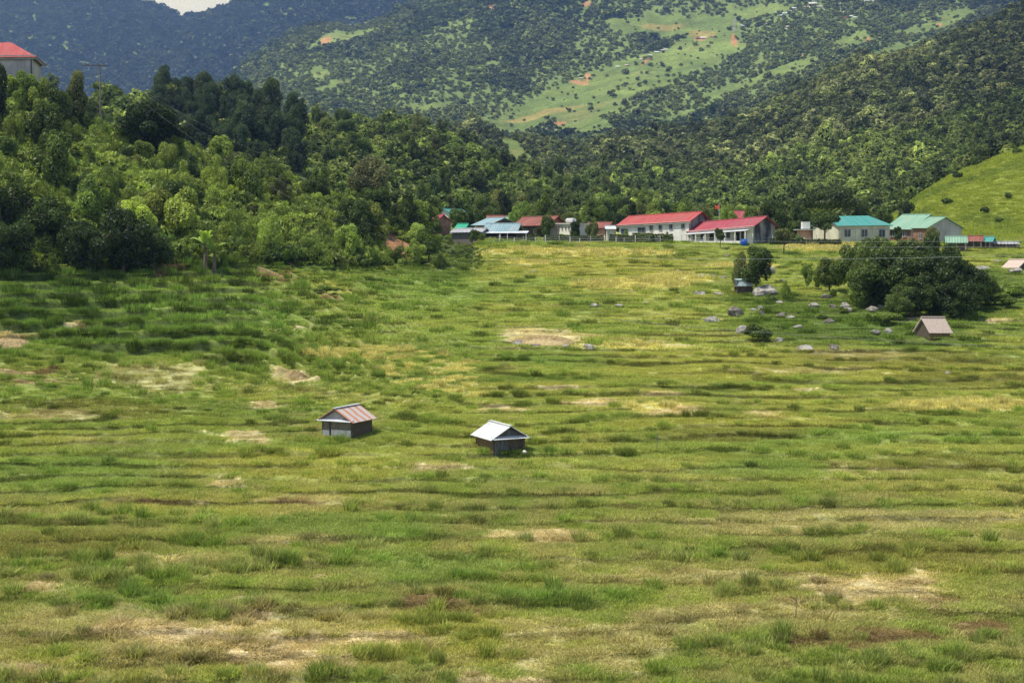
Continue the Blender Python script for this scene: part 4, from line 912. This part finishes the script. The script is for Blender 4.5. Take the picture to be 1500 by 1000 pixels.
#straw_heap(848, 508, 20, 1.6, .25, 'low spill of straw at the right end of the long heap', 1500, 2)
straw_heap(14, 507, 30, 1.3, .45, 'rounded brown straw heap at the left edge of the picture', 2200, 3)
#straw_heap(434, 482, 17, 1.0, .22, 'small pale straw heap high on the left terraces', 1200, 4)
straw_heap(436, 553, 18, .9, .2, 'pale straw pile lying on the terrace above the striped hut', 1600, 5)
#straw_heap(388, 595, 20, .9, .16, 'thin straw pile up and left of the striped hut', 1200, 6)
#straw_heap(735, 602, 32, .9, .14, 'flat straw pile in the grass behind the white roofed hut', 1800, 7)
#straw_heap(805, 784, 58, .8, .12, 'long thin straw pile in the grass below the white roofed hut', 3200, 8)
#straw_heap(1290, 868, 78, 1.5, .2, 'widest patch of threshed straw at the lower right', 6000, 9)
#straw_heap(640, 689, 28, .6, .1, 'short straw strip left of and below the white roofed hut', 1300, 10)

# ------------------------------------------------------------------ fence, hedges, poles, wires, flag, tank
fn = empty('wire_fence', G(900, 357), 0, 'wire fence with white concrete posts along the far edge of the field', 'fence'); fo = Vector(fn.location); tops = []
for k in range(30):
    px = 718 + k * 16.5 + random.uniform(-3, 3); Dp = 218 - .0 * k + random.uniform(-.6, .6); w = at(px, min(Dp, 216 if px > 1000 else 218)); hh = random.uniform(.75, 1.25)
    m = MB(); m.box((w[0] - fo.x, w[1] - fo.y, w[2] - fo.z + hh / 2 - .2), (.13, .13, hh + .4)); m.build('post', M['white'] if k % 3 else M['greywall'], fn); tops.append((w[0] - fo.x, w[1] - fo.y - .08, w[2] - fo.z, hh))
for f in (.35, .65, .92):
    m = MB(); m.tube([(x, y, z + .95 * f) for x, y, z, h in tops], .012, 4); m.build('wire', M['palewire'], fn)
def hedge(x0, x1, D, h, label, col, seed, group=None):
    """clipped hedge standing on the ground from px x0 to x1"""
    a = at(x0, D); b = at(x1, D - 2); L = math.hypot(b[0] - a[0], b[1] - a[1]); rs = np.random.RandomState(seed); n = int(L * 420)
    t = rs.rand(n); side = rs.rand(n); yy = np.where(side < .45, -.45, rs.uniform(-.45, .5, n)); zz = np.where(side < .45, rs.rand(n) * h, h)
    zz = zz + .18 * (vn(t * L * 1.1, t * 0, seed) - .5) * (zz / h); x = a[0] + (b[0] - a[0]) * t; y = a[1] + (b[1] - a[1]) * t + yy + .1 * rs.normal(size=n)
    z = height(x, y) + zz + .05 * rs.normal(size=n); nr = np.c_[rs.normal(size=n) * .6, np.where(side < .45, -1, 0) + .5 * rs.normal(size=n), np.where(side < .45, .2, 1) + .4 * rs.normal(size=n)]; nr /= np.linalg.norm(nr, axis=1)[:, None]
    o = empty('hedge', a, 0, label, 'hedge', group); V, Fq = cards(np.c_[x - a[0], y - a[1], z - a[2]], nr, rs.uniform(.07, .15, n), rs)
    c_ = link(bpy.data.objects.new('foliage', mesh_np('foliage', V, Fq, [M['leaf']], attrs={'lv': ('FACE', 'FLOAT', rs.rand(n))})), o); c_.color = (*col, 1)
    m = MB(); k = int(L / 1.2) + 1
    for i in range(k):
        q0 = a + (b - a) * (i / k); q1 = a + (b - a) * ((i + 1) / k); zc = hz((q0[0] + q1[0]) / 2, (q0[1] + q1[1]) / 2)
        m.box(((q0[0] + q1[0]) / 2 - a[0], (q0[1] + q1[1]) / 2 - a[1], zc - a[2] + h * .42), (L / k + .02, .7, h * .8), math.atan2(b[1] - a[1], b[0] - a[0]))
    m.build('inner_core', M['core'], o)  # added dark solid boxes behind the hedge leaves
hedge(893, 930, 221, 1.05, 'clipped dark hedge, left piece in front of the long red roofed building', (.08, .12, .03), 1)
hedge(926, 956, 220, 1.35, 'taller rounded hedge piece in front of the long red roofed building', (.10, .15, .035), 2)
hedge(954, 985, 219, 1.2, 'hedge piece ending at the white corner of the long building', (.09, .135, .03), 3)
hedge(800, 884, 224, .95, 'long dark hedge in front of the white flat roofed block', (.075, .11, .03), 4)
hedge(1128, 1232, 213, .85, 'low dark hedge between the crimson roofed school and the teal hall', (.05, .08, .02), 5)
# flag
g = at(1053, 232); R = empty('flagpole', g, 0, 'thin pole with a small red flag behind the crimson roof', 'flagpole')
m = MB(); m.tube([(0, 0, -.3), (0, 0, 6.1)], [.05, .03], 6); m.build('pole', M['metal'], R)
m = MB(); m.sheet((-.03, 0, 5.25), (-.62, .1, -.12), (0, 0, .62), 8, 4, .01, lambda u, v: .05 * math.sin(u * 6)); fl = m.build('flag', M['flag'], R)
m = MB(); pts = [(-.34 + (.13 if k % 2 == 0 else .055) * math.sin(k * math.pi / 5), -.03, 5.52 + (.13 if k % 2 == 0 else .055) * math.cos(k * math.pi / 5)) for k in range(10)]; m.add(pts + [(-.34, -.03, 5.52)], [(k, (k + 1) % 10, 10) for k in range(10)]); m.build('star', M['star'], fl)
# blue tank
g = at(1090, 211.5); R = empty('water_barrel', (g[0], g[1], g[2]), 0, 'bright blue water barrel in front of the veranda', 'barrel')
m = MB(); m.tube([(0, 0, -.1), (0, 0, .45), (0, 0, .85), (0, 0, .95)], [.46, .5, .5, .42], 16); m.build('barrel_body', M['bluetank'], R, True); m = MB(); m.tube([(0, 0, .95), (0, 0, 1.03)], [.25, .22], 12); m.build('lid', M['bluetank'], R)
# utility pole on the left hill
g = at(151, 196); top = P(151, 96, 196); h = top[2] - g[2]; R = empty('utility_pole', g, 0, 'dark utility pole with a crossarm on the left hill', 'utility pole')
m = MB(); m.tube([(0, 0, -1), (0, 0, h + .3)], [.15, .10], 8); m.build('pole', M['woodgrey'], R)
m = MB(); m.box((-.6, -.12, h), (3.4, .09, .12)); ca = m.build('crossarm', M['wood'], R)
for x in (-2.1, -1.2, .2, .95):
    m = MB(); m.tube([(x, -.12, h + .05), (x, -.12, h + .22)], [.05, .03], 6); m.build('insulator', M['metal'], ca)
def cable(label, pts, r, mt, sag=0.):
    W_ = [P(*p) for p in pts]; q = []
    for a, b in zip(W_[:-1], W_[1:]):
        for k in range(12):
            t = k / 12; c = a + (b - a) * t; c[2] -= sag * 4 * t * (1 - t); q.append(c)
    q.append(W_[-1]); m = MB(); m.tube(q, r, 4); tag(m.build('power_line', M[mt]), label, 'cable')
cable('pale power line crossing low over the bushes of the left hill', [(154, 97, 196), (420, 270, 170), (560, 335, 165), (705, 366, 165)], .004, 'wirefaint', .4)
cable('upper pale power line crossing the dark trees of the left hill', [(150, 97, 196), (380, 225, 172), (530, 292, 168), (640, 340, 168)], .004, 'wirefaint', .4)
cable('short power line crossing the top of the left slope', [(146, 97, 196), (300, 215, 180), (470, 310, 170), (640, 372, 168)], .004, 'wirefaint', .4)
cable('highest of the thin pale wires in front of the school', [(940, 350, 150), (1200, 354, 145), (1560, 352, 140)], .006, 'palewire', .05)
cable('middle thin pale wire in front of the dark clump of trees', [(960, 358, 140), (1240, 362, 137), (1560, 360, 132)], .006, 'palewire', .05)
cable('lowest of the thin pale wires crossing the dark clump of trees', [(900, 378, 135), (1240, 379, 130), (1560, 372, 126)], .007, 'palewire', .05)
cable('dark cable hanging low across the grass below the thatched hut', [(900, 468, 110), (1230, 494, 106), (1560, 510, 102)], .016, 'wire', .1)
cable('short dark cable right of the thatched hut', [(1398, 486, 112), (1560, 494, 110)], .012, 'wire', .05)
for (px, py, h, lb) in ((962, 660, 1.1, 'thin pale stake standing in the grass right of the white roofed hut'), (1165, 906, .9, 'thin stake in the foreground grass left of the wide straw patch'), (1430, 398, 1.0, 'thin stake at the right beside the dark clump')):
    g = G(px, py); m = MB(); m.tube([(0, 0, -.2), (.03, 0, h * .5), (.02, .02, h)], .02, 5); o = m.build('stake', M['woodgrey']); o.location = g; tag(o, lb, 'stake')

# ------------------------------------------------------------------ far hamlets on the mountain
far_h = [(1273, 7, 13, 'tinwhite', 'large bright white building highest in the far village', None)]
A_ = [(1190, 9, 10, 'tinwhite'), (1182, 14, 7, 'white'), (1200, 12, 6, 'greywall'), (1232, 6, 8, 'teal'), (1228, 9, 8, 'tin'), (1258, 5, 9, 'tin'), (1242, 10, 5, 'rust'), (1293, 5, 8, 'palegreen'), (1300, 9, 8, 'teal'), (1262, 1, 6, 'tin'), (1195, 3, 6, 'bluetin'),
      (1140, 21, 6, 'tin'), (1150, 22, 6, 'bluetin'), (1156, 18, 5, 'tin'), (1163, 15, 6, 'tin'), (1146, 25, 5, 'bluetin'), (1205, 16, 4, 'tin')]
B_ = [(1238, 20, 5, 'tin'), (1246, 18, 5, 'rust'), (1241, 23, 5, 'tin'), (1249, 22, 5, 'tin'), (1256, 20, 4, 'tin'), (1240, 27, 5, 'rust'), (1247, 26, 5, 'tin'), (1236, 29, 5, 'brick'), (1252, 27, 4, 'tin')]
D_ = [(1143, 42, 5, 'woodgrey'), (1150, 44, 4, 'tin'), (1155, 41, 5, 'thatch'), (1124, 38, 5, 'thatch'), (1088, 40, 6, 'bluetin'), (1219, 92, 5, 'thatch'), (1252, 87, 7, 'wood'), (1258, 90, 6, 'thatch'), (1263, 88, 4, 'tin'), (1276, 84, 5, 'bluegrey'), (1226, 93, 4, 'wood'), (1257, 103, 4, 'palegreen')]
E_ = [(1022, 58, 5, 'rust'), (1030, 58, 6, 'tin'), (1043, 56, 4, 'rust'), (962, 78, 5, 'tin'), (970, 76, 5, 'greywall'), (952, 83, 5, 'tin'), (940, 88, 5, 'thatch'), (918, 97, 4, 'thatch'), (905, 99, 4, 'tin'), (975, 74, 4, 'tin'), (851, 116, 4, 'thatch'), (1053, 163, 5, 'tin')]
for lst, lb, gr in ((A_, 'tiny pale roofed house among trees in the highest far village', 'houses of the highest far village'), (B_, 'tiny house in the tight cluster of roofs below the far village', 'houses of the tight cluster'),
                    (D_, 'tiny hut on the mountainside clearing at the upper right', 'huts on the mountain clearings'), (E_, 'tiny hut along the path over the light green mountain field', 'huts along the mountain path')):
    far_h += [(x, y, w, r, lb, gr) for x, y, w, r in lst]
for i, (px, py, w, rf, lb, gr) in enumerate(far_h):
    g = G(px, py, 1200); s = g[1] / F; L = w * s; Wd = L * .6; h = L * (.28 if i else .4); ri = L * .22; m = MB(); z = -4
    v = [(-L / 2, -Wd / 2, z), (L / 2, -Wd / 2, z), (L / 2, Wd / 2, z), (-L / 2, Wd / 2, z), (-L / 2, -Wd / 2, h), (L / 2, -Wd / 2, h), (L / 2, Wd / 2, h), (-L / 2, Wd / 2, h), (-L / 2, 0, h + ri), (L / 2, 0, h + ri)]
    m.add(v, [(0, 1, 5, 4), (2, 3, 7, 6), (1, 2, 6, 9, 5), (3, 0, 4, 8, 7)])
    R = empty('mountain_house', g, random.uniform(-.5, .5), lb, 'house', gr); m.build('wall', M[random.choice(['greywall', 'wood', 'white', 'brick']) if i else 'white'], R)
    m = MB(); o_ = .8; m.sheet((-L / 2 - o_, -Wd / 2 - o_, h - .3), (L + 2 * o_, 0, 0), (0, Wd / 2 + o_, ri + .4), 1, 1, .3); m.sheet((-L / 2 - o_, Wd / 2 + o_, h - .3), (L + 2 * o_, 0, 0), (0, -Wd / 2 - o_, ri + .4), 1, 1, .3); m.build('roof', M[rf], R)
g = G(1076, 47, 1200); s = g[1] / F; h = 19 * s; R = empty('pylon', g, 0, 'tiny lattice pylon standing on the mountain field', 'pylon'); m = MB()
for sx_, sy_ in ((-1, -1), (1, -1), (1, 1), (-1, 1)): m.tube([(sx_ * h * .12, sy_ * h * .12, -3), (sx_ * h * .02, sy_ * h * .02, h)], .35, 4)
for k in range(6):
    z = h * k / 6; w1 = h * (.12 - .1 * k / 6); w2 = h * (.12 - .1 * (k + 1) / 6)
    for sg in (-1, 1): m.tube([(sg * w1, -w1, z), (-sg * w2, -w2, z + h / 6)], .25, 4); m.tube([(sg * w1, w1, z), (-sg * w2, w2, z + h / 6)], .25, 4)
m.build('lattice_mast', M['metal'], R); m = MB()
for z in (.78, .9): m.tube([(-h * .14, 0, h * z), (h * .14, 0, h * z)], .3, 4)
m.build('crossarm', M['metal'], R)

# ------------------------------------------------------------------ trees
def top_tree(key, px, pbase, ptop, D, **k):
    """tree on the ground at distance D whose top reaches photo row ptop"""
    w = at(px, D, pbase); zt = P(px, ptop, D)[2]; H = {'broad': 6.2, 'standard': 6.2, 'tall': 8.0, 'shrub': 3.2, 'feather': 4.8, 'pine': 13.5, 'umbrella': 9.2, 'clump': 7.2, 'mound': 7.2, 'cone': 9.3}[key]
    return tree(key, w, s=k.pop('s', max(.2, (zt - w[2]) / H)), sz=max(.2, (zt - w[2]) / H), **k)
DK = (.07, .115, .032); MD = (.12, .18, .045); LT = (.20, .29, .07); YL = (.27, .36, .085); OL = (.15, .18, .07)
# single trees and shrubs one can point to
for a in ((('tall', 1107, 424, 352, 161), .92, DK, 'small dark tree with a bare trunk behind the tin topped hut'), (('feather', 1085, 420, 366, 164), .62, OL, 'thin olive tree left of the dark tree, behind the tin topped hut'),
          (('standard', 1055, 362, 331, 207), .42, DK, 'small round tree with a slim trunk in front of the white veranda'), (('standard', 1148, 368, 330, 201), .66, OL, 'small spreading tree in front of the stained gable wall'),
          (('standard', 1208, 356, 308, 215), 1.05, DK, 'dark round tree in front of the white annexe'), (('umbrella', 1212, 340, 268, 252), 1.05, (.06, .095, .03), 'wide flat crowned tree rising behind the teal hall'),
          (('cone', 740, 335, 272, 268), .8, (.03, .05, .02), 'very dark upright tree standing above the hamlet'), (('cone', 928, 335, 288, 262), .65, (.03, .05, .02), 'dark upright tree behind the left end of the long red roof'),
          (('broad', 957, 335, 293, 248), .85, YL, 'bright yellow green tree behind the left part of the long red roof'), (('broad', 1002, 335, 290, 250), .9, LT, 'light green tree behind the middle of the long red roof'),
          (('clump', 1132, 345, 293, 234), .75, DK, 'dark dense tree behind the stained gable wall'), (('broad', 1100, 345, 300, 250), .75, MD, 'green tree beside the red flag'), (('broad', 1068, 345, 300, 252), .75, LT, 'light tree behind the flagpole'),
          (('clump', 1172, 345, 300, 240), .6, DK, 'dark tree behind the small gatehouse'), (('clump', 1262, 345, 300, 252), .55, DK, 'dark tree behind the ridge of the teal hall roof'), (('broad', 1165, 345, 318, 232), .6, MD, 'tree in the gap between the school and the gatehouse'),
          (('broad', 1182, 404, 384, 166), .34, LT, 'light bush at the left end of the dark clump'), (('clump', 1215, 418, 378, 163), .50, (.13, .19, .05), 'lighter leafy tree at the left side of the big clump'),
          (('clump', 1250, 432, 358, 160), .72, MD, 'tree second from the left in the big clump'), (('clump', 1286, 440, 343, 157), .85, MD, 'tall tree in the left half of the big clump'), (('broad', 1325, 450, 337, 152), 1.0, (.085, .13, .035), 'dark tree in the middle of the big clump'),
          (('clump', 1358, 450, 345, 156), .8, DK, 'highest dark tree in the right half of the big clump'), (('clump', 1378, 468, 372, 146), .9, (.05, .085, .025), 'darkest tree of the big clump, above the thatched hut'), (('broad', 1418, 466, 388, 147), .95, DK, 'tree at the right end of the big clump'),
          (('clump', 1275, 452, 388, 150), .8, (.10, .16, .04), 'leafy tree low in the left half of the big clump'), (('clump', 1335, 470, 405, 144), .7, (.07, .115, .03), 'dark leafy tree low in the middle of the big clump'),
          (('clump', 1403, 472, 412, 142), .65, (.045, .08, .022), 'low dark tree between the thatched hut and the clump edge'), (('broad', 1436, 462, 398, 150), .75, MD, 'rounded tree sticking out at the right of the big clump'),
          (('mound', 1312, 462, 362, 150), 1.0, (.075, .12, .032), 'broad dark tree filling the middle of the big clump'), (('mound', 1385, 470, 380, 148), .9, (.05, .085, .024), 'broad very dark tree filling the right of the big clump'), (('feather', 1268, 428, 350, 156), .7, (.13, .19, .05), 'slender light tree sticking up in the left half of the big clump'), (('tall', 1390, 455, 352, 151), .7, DK, 'narrow dark tree standing up in the right half of the big clump'), (('broad', 1316, 474, 428, 142), .62, (.10, .155, .045), 'small leafy tree in front of the big clump'), (('shrub', 1110, 492, 466, 130), .75, MD, 'round bush beside the lower left boulder'), (('shrub', 1480, 448, 408, 158), 1.3, LT, 'wide light green bush at the right of the big clump'), (('shrub', 1458, 458, 422, 150), 1.1, LT, 'bush right behind the big clump, near the right edge'),
          (('shrub', 1295, 480, 448, 139), .9, LT, 'light green bush at the foot of the big clump, left of the thatched hut'), (('shrub', 1255, 446, 415, 151), .9, LT, 'pale leafy bush under the left trees of the big clump'),
          (('broad', 868, 345, 324, 232), .5, DK, 'dark round bush in front of the pink house'), (('broad', 842, 346, 323, 233), .45, DK, 'dark round bush right of the white block'),
          (('broad', 1315, 348, 328, 214), .3, DK, 'small dark tree in front of the brick coloured front'), (('broad', 1365, 350, 330, 208), .5, OL, 'olive tree in front of the grey gable wall'),
          (('mound', 226, 240, 146, 193), 1.05, (.035, .065, .018), 'great dark round tree on the crest of the left hill'), (('clump', 540, 300, 222, 213), .92, (.17, .19, .10), 'tree flecked with pale leaves on the shoulder of the left hill'), (('clump', 548, 335, 272, 206), .85, DK, 'dark tree just below the pale flecked one'),
          (('clump', 595, 345, 282, 210), .75, (.08, .12, .035), 'dense tree near the right end of the left hill'), (('clump', 520, 365, 292, 185), .85, (.07, .115, .03), 'spreading tree overhanging the red earth bank'), (('broad', 628, 388, 335, 190), .8, (.10, .16, .035), 'bright tree at the very tip of the left hill'),
          (('tall', 112, 160, 92, 196), .8, OL, 'sparse tall tree left of the utility pole'), (('clump', 335, 300, 235, 190), .85, DK, 'dark tree in the middle of the left hill'), (('clump', 395, 300, 240, 200), .8, MD, 'broad green tree right of the dark middle one'),
          (('clump', 130, 384, 318, 139), .8, (.05, .085, .025), 'low tree coloured dark for the deep shade at the foot of the left hill'), (('clump', 15, 390, 320, 133), .8, (.05, .085, .025), 'dark bushy tree at the left edge, lowest on the hill'), (('clump', 225, 384, 330, 145), .6, (.06, .10, .03), 'dark low tree left of the banana plant'), (('clump', 62, 378, 290, 142), 1.0, DK, 'tree with shadow put into its leaf colour at the foot of the left hill'), (('clump', 180, 375, 300, 142), .75, (.04, .07, .02), 'dark bush mass at the foot of the left hill near the banana plant'), (('clump', 5, 385, 262, 140), 1.0, (.05, .08, .02), 'large dark tree at the left edge'),  # hill foot trees: the deep shade there is put into their dark colours
          (('clump', -20, 200, 62, 175), .8, (.03, .05, .018), 'dark tree cut by the left edge in front of the pale building'), (('tall', 470, 330, 240, 205), .7, MD, 'tall green tree on the right part of the left hill'), (('feather', 455, 385, 340, 166), .9, LT, 'light feathery bush above the field on the left hill'),
          (('shrub', 478, 440, 415, 150), .7, LT, 'lone tall grass clump on the left terraces')):
    (key, px, pb, pt, D), s, c, lb = a
    top_tree(key, px, pb, pt, D, s=s, col=c, name={'shrub': 'shrub', 'feather': 'feathery_bush'}.get(key, 'broadleaf_tree'), label=lb, cat='bush' if key in ('shrub', 'feather') else 'tree')
for px, pt, c_, lb in ((12, 108, YL, 'yellow green bush under the pale building, at the left edge'), (38, 104, LT, 'light bush under the corner of the pale building'), (62, 112, YL, 'bright bush right of the pale building'), (88, 128, MD, 'green bush between the pale building and the sparse tall tree')):
    top_tree('broad', px, 165, pt, 192, s=.85, col=c_, name='shrub', label=lb, cat='bush')
# banana plant
g = at(300, 147.5, 370); R = empty('banana_plant', g, 0, 'banana plant with big torn upright leaves at the foot of the left hill', 'banana plant'); m = MB(); m.tube([(0, 0, -.3), (.05, 0, 1.2), (0, 0, 2.1)], [.17, .14, .09], 8); m.build('stem', M['bark'], R)
m = MB(); m.tube([(.6, .2, -.3), (.65, .2, 1.0), (.6, .2, 1.6)], [.15, .12, .07], 8); m.build('stem', M['bark'], R)
R.scale = (1.45, 1.45, 1.45)
rs = random.Random(4)
for k in range(13):
    a = k * 2.4 + rs.uniform(-.3, .3); ll = rs.uniform(1.5, 2.3); el = rs.uniform(.7, 1.45); ox, oz = (0, 2.0) if k % 3 else (.6, 1.5); mid = []; m = MB(); V = []
    for j in range(8):
        t = j / 7; e = el - t * t * 1.5; mid.append((ox + math.cos(a) * ll * t * math.cos(el) * 1.1, math.sin(a) * ll * t * math.cos(el) * 1.1, oz + ll * (t * math.sin(el) - .55 * t ** 2.4)))
        w = .26 * math.sin(math.pi * min(1, .08 + t * .95)) + .01; sx_, sy_ = -math.sin(a) * w, math.cos(a) * w; q = mid[-1]; dz = w * .35
        V += [(q[0] - sx_, q[1] - sy_, q[2] - dz), q, (q[0] + sx_, q[1] + sy_, q[2] - dz)]
    m.add(V, [(3 * j + i, 3 * j + i + 1, 3 * j + i + 4, 3 * j + i + 3) for j in range(7) for i in (0, 1)]); o = m.build('leaf', M['leaf'], R); o.color = (.26, .38, .09, 1); at_ = o.data.attributes.new('lv', 'FLOAT', 'FACE'); at_.data.foreach_set('value', [.45 + .2 * (k % 3)] * len(o.data.polygons))

placed = []
def spaced(x, y, r):
    for (a, b) in placed[-400:]:
        if abs(a - x) < r and (a - x) ** 2 + (b - y) ** 2 < r * r: return False
    placed.append((x, y)); return True
def fill(n, u0, u1, dfun, keys, cols, hr, names, label, cat, group, gap=2.6, tries=6000):
    k = 0
    for _ in range(tries):
        if k >= n: break
        u = random.uniform(u0, u1); D = dfun(u)
        if D is None: continue
        x, y = u * D, D
        if not bankfree(np.array([x]), np.array([y]))[0]: continue
        if not spaced(x, y, gap): continue
        z = hz(x, y); key = random.choice(keys); s = random.uniform(*hr)
        if not visible(np.array([x]), np.array([y]), np.array([z]), 5, .003)[0]: placed.pop(); continue
        tree(key, (x, y, z - .15), s, vary(random.choice(cols), .3), names, label, cat, group, sz=s * random.uniform(.85, 1.3)); k += 1
    print('fill', group, k)
def dslope(lo, hi):
    def f(u):
        if u > -.03: return None
        a = float(layD(5, u * 100, 100)); b = float(layD(6, u * 100, 100)); return a + (b - a) * random.uniform(lo, hi)
    return f
fill(48, -.40, -.085, dslope(.30, 1.04), ['broad', 'clump', 'broad'], [DK, MD, MD, OL, (.14, .21, .05)], (.38, .72), 'broadleaf_tree', 'leafy green tree crowded among others on the left hill', 'tree', 'trees crowding the left hill', 3.6)
fill(130, -.40, -.06, dslope(.03, 1.05), ['shrub', 'feather', 'shrub', 'broad'], [LT, YL, YL, MD, (.22, .31, .07), (.32, .41, .10)], (.5, 1.05), 'shrub', 'light green bush in the thicket on the left hill', 'bush', 'bushes of the left hill thicket', 2.2)
fill(25, -.32, -.04, dslope(-.03, .12), ['shrub', 'feather'], [LT, MD, (.10, .18, .03)], (.4, .8), 'shrub', 'low bush along the foot of the left hill', 'bush', 'bushes at the foot of the left hill', 2.0)
fill(66, -.250, -.150, lambda u: random.uniform(300, 405), ['pine'], [(.06, .10, .045), (.075, .12, .05), (.05, .085, .04)], (.5, .85), 'pine_tree', 'dark soft crowned pine in the grove on the ridge', 'tree', 'pines of the dark grove', 3.6)
fill(26, -.36, -.25, lambda u: random.uniform(262, 380), ['broad', 'clump'], [DK, MD, (.08, .13, .04)], (.6, 1.05), 'broadleaf_tree', 'dark rounded tree on the ridge left of the pine grove', 'tree', 'trees on the ridge left of the pines', 4.5)
fill(60, -.16, .10, lambda u: random.uniform(310, 485), ['broad', 'clump', 'tall', 'broad'], [DK, MD, OL, (.09, .14, .05), LT], (.6, 1.1), 'broadleaf_tree', 'rounded tree of the forest above the hamlet', 'tree', 'trees of the forest above the hamlet', 8)
fill(46, -.065, .275, lambda u: random.uniform(255, 300), ['broad', 'clump', 'tall'], [DK, MD, MD, LT, OL], (.55, .95), 'broadleaf_tree', 'garden tree behind the houses at the field edge', 'tree', 'trees behind the houses', 4.5)
fill(12, -.065, .06, lambda u: random.uniform(224, 252), ['broad', 'shrub', 'broad'], [DK, MD, OL], (.35, .6), 'broadleaf_tree', 'small garden tree between the roofs of the hamlet', 'tree', 'trees between the hamlet roofs', 3)
fill(40, -.045, .30, lambda u: random.uniform(221, 236), ['shrub', 'shrub', 'feather'], [LT, MD, (.11, .18, .03)], (.25, .5), 'shrub', 'small shrub at the far edge of the field', 'bush', 'shrubs along the far field edge', 1.6)
fill(16, .16, .31, lambda u: random.uniform(140, 166), ['shrub', 'feather'], [LT, MD, (.12, .2, .03)], (.2, .45), 'shrub', 'light green shrub around the big clump of trees', 'bush', 'shrubs around the big clump', 2.2)
fill(10, .27, .36, lambda u: random.uniform(245, 325), ['shrub'], [DK, MD], (.4, .8), 'shrub', 'dark bush on the open grassy hillside at the right', 'bush', 'bushes on the grassy hillside', 5)
print('trees', TREE_N)

# ------------------------------------------------------------------ light, sky, air
SUN_AZ = math.atan2(-.94, -.30)          # direction towards the sun: left of the view and level with it
SUN_EL = math.radians(64)
W = bpy.data.worlds.new('World'); SC.world = W; W.use_nodes = True; nt = W.node_tree
bg = nt.nodes['Background']; sky = nt.nodes.new('ShaderNodeTexSky'); sky.sky_type = 'NISHITA'; sky.sun_disc = False
sky.sun_elevation = SUN_EL; sky.sun_rotation = SUN_AZ; sky.altitude = 1200; sky.dust_density = 1.5; sky.air_density = 1.0
tc = nt.nodes.new('ShaderNodeTexCoord'); sp_ = nt.nodes.new('ShaderNodeSeparateXYZ'); nt.links.new(tc.outputs['Generated'], sp_.inputs[0])
cn = nt.nodes.new('ShaderNodeTexNoise'); cn.inputs['Scale'].default_value = 5; cn.inputs['Detail'].default_value = 6; nt.links.new(tc.outputs['Generated'], cn.inputs[0])
band = ramp(nt, sp_.outputs[2], (.0, 1.), (.24, .95), (.36, 0.)); cf = mathn(nt, 'MULTIPLY', band, ramp(nt, cn.outputs[0], (.30, .35), (.46, 1.)))
nt.links.new(mixc(nt, sky.outputs[0], (6.2, 6.4, 6.8), cf), bg.inputs[0]); bg.inputs[1].default_value = .14
sd = bpy.data.lights.new('sun', 'SUN'); sd.energy = 5.0; sd.angle = math.radians(.5); sd.color = (1, .95, .86)
so = link(bpy.data.objects.new('sun', sd))
d = Vector((math.sin(SUN_AZ) * math.cos(SUN_EL), math.cos(SUN_AZ) * math.cos(SUN_EL), math.sin(SUN_EL)))
so.rotation_euler = d.to_track_quat('Z', 'Y').to_euler(); so.location = d * 300

m, nt, N = mat('haze'); vs = N('ShaderNodeVolumeScatter'); vs.inputs['Color'].default_value = (.26, .46, 1, 1); vs.inputs['Density'].default_value = 1.3e-4; vs.inputs['Anisotropy'].default_value = .2
o_ = N('ShaderNodeOutputMaterial'); nt.links.new(vs.outputs[0], o_.inputs['Volume'])
hb = MB(); hb.box((0, 3000, 600), (9000, 9000, 1500)); tag(hb.build('haze', m), kind='structure')

SC.view_settings.view_transform = 'Standard'; SC.view_settings.look = 'None'; SC.view_settings.exposure = 0
cy = SC.cycles; cy.max_bounces = 4; cy.diffuse_bounces = 2; cy.glossy_bounces = 1; cy.transmission_bounces = 3; cy.volume_bounces = 0; cy.transparent_max_bounces = 4
cy.use_denoising = True
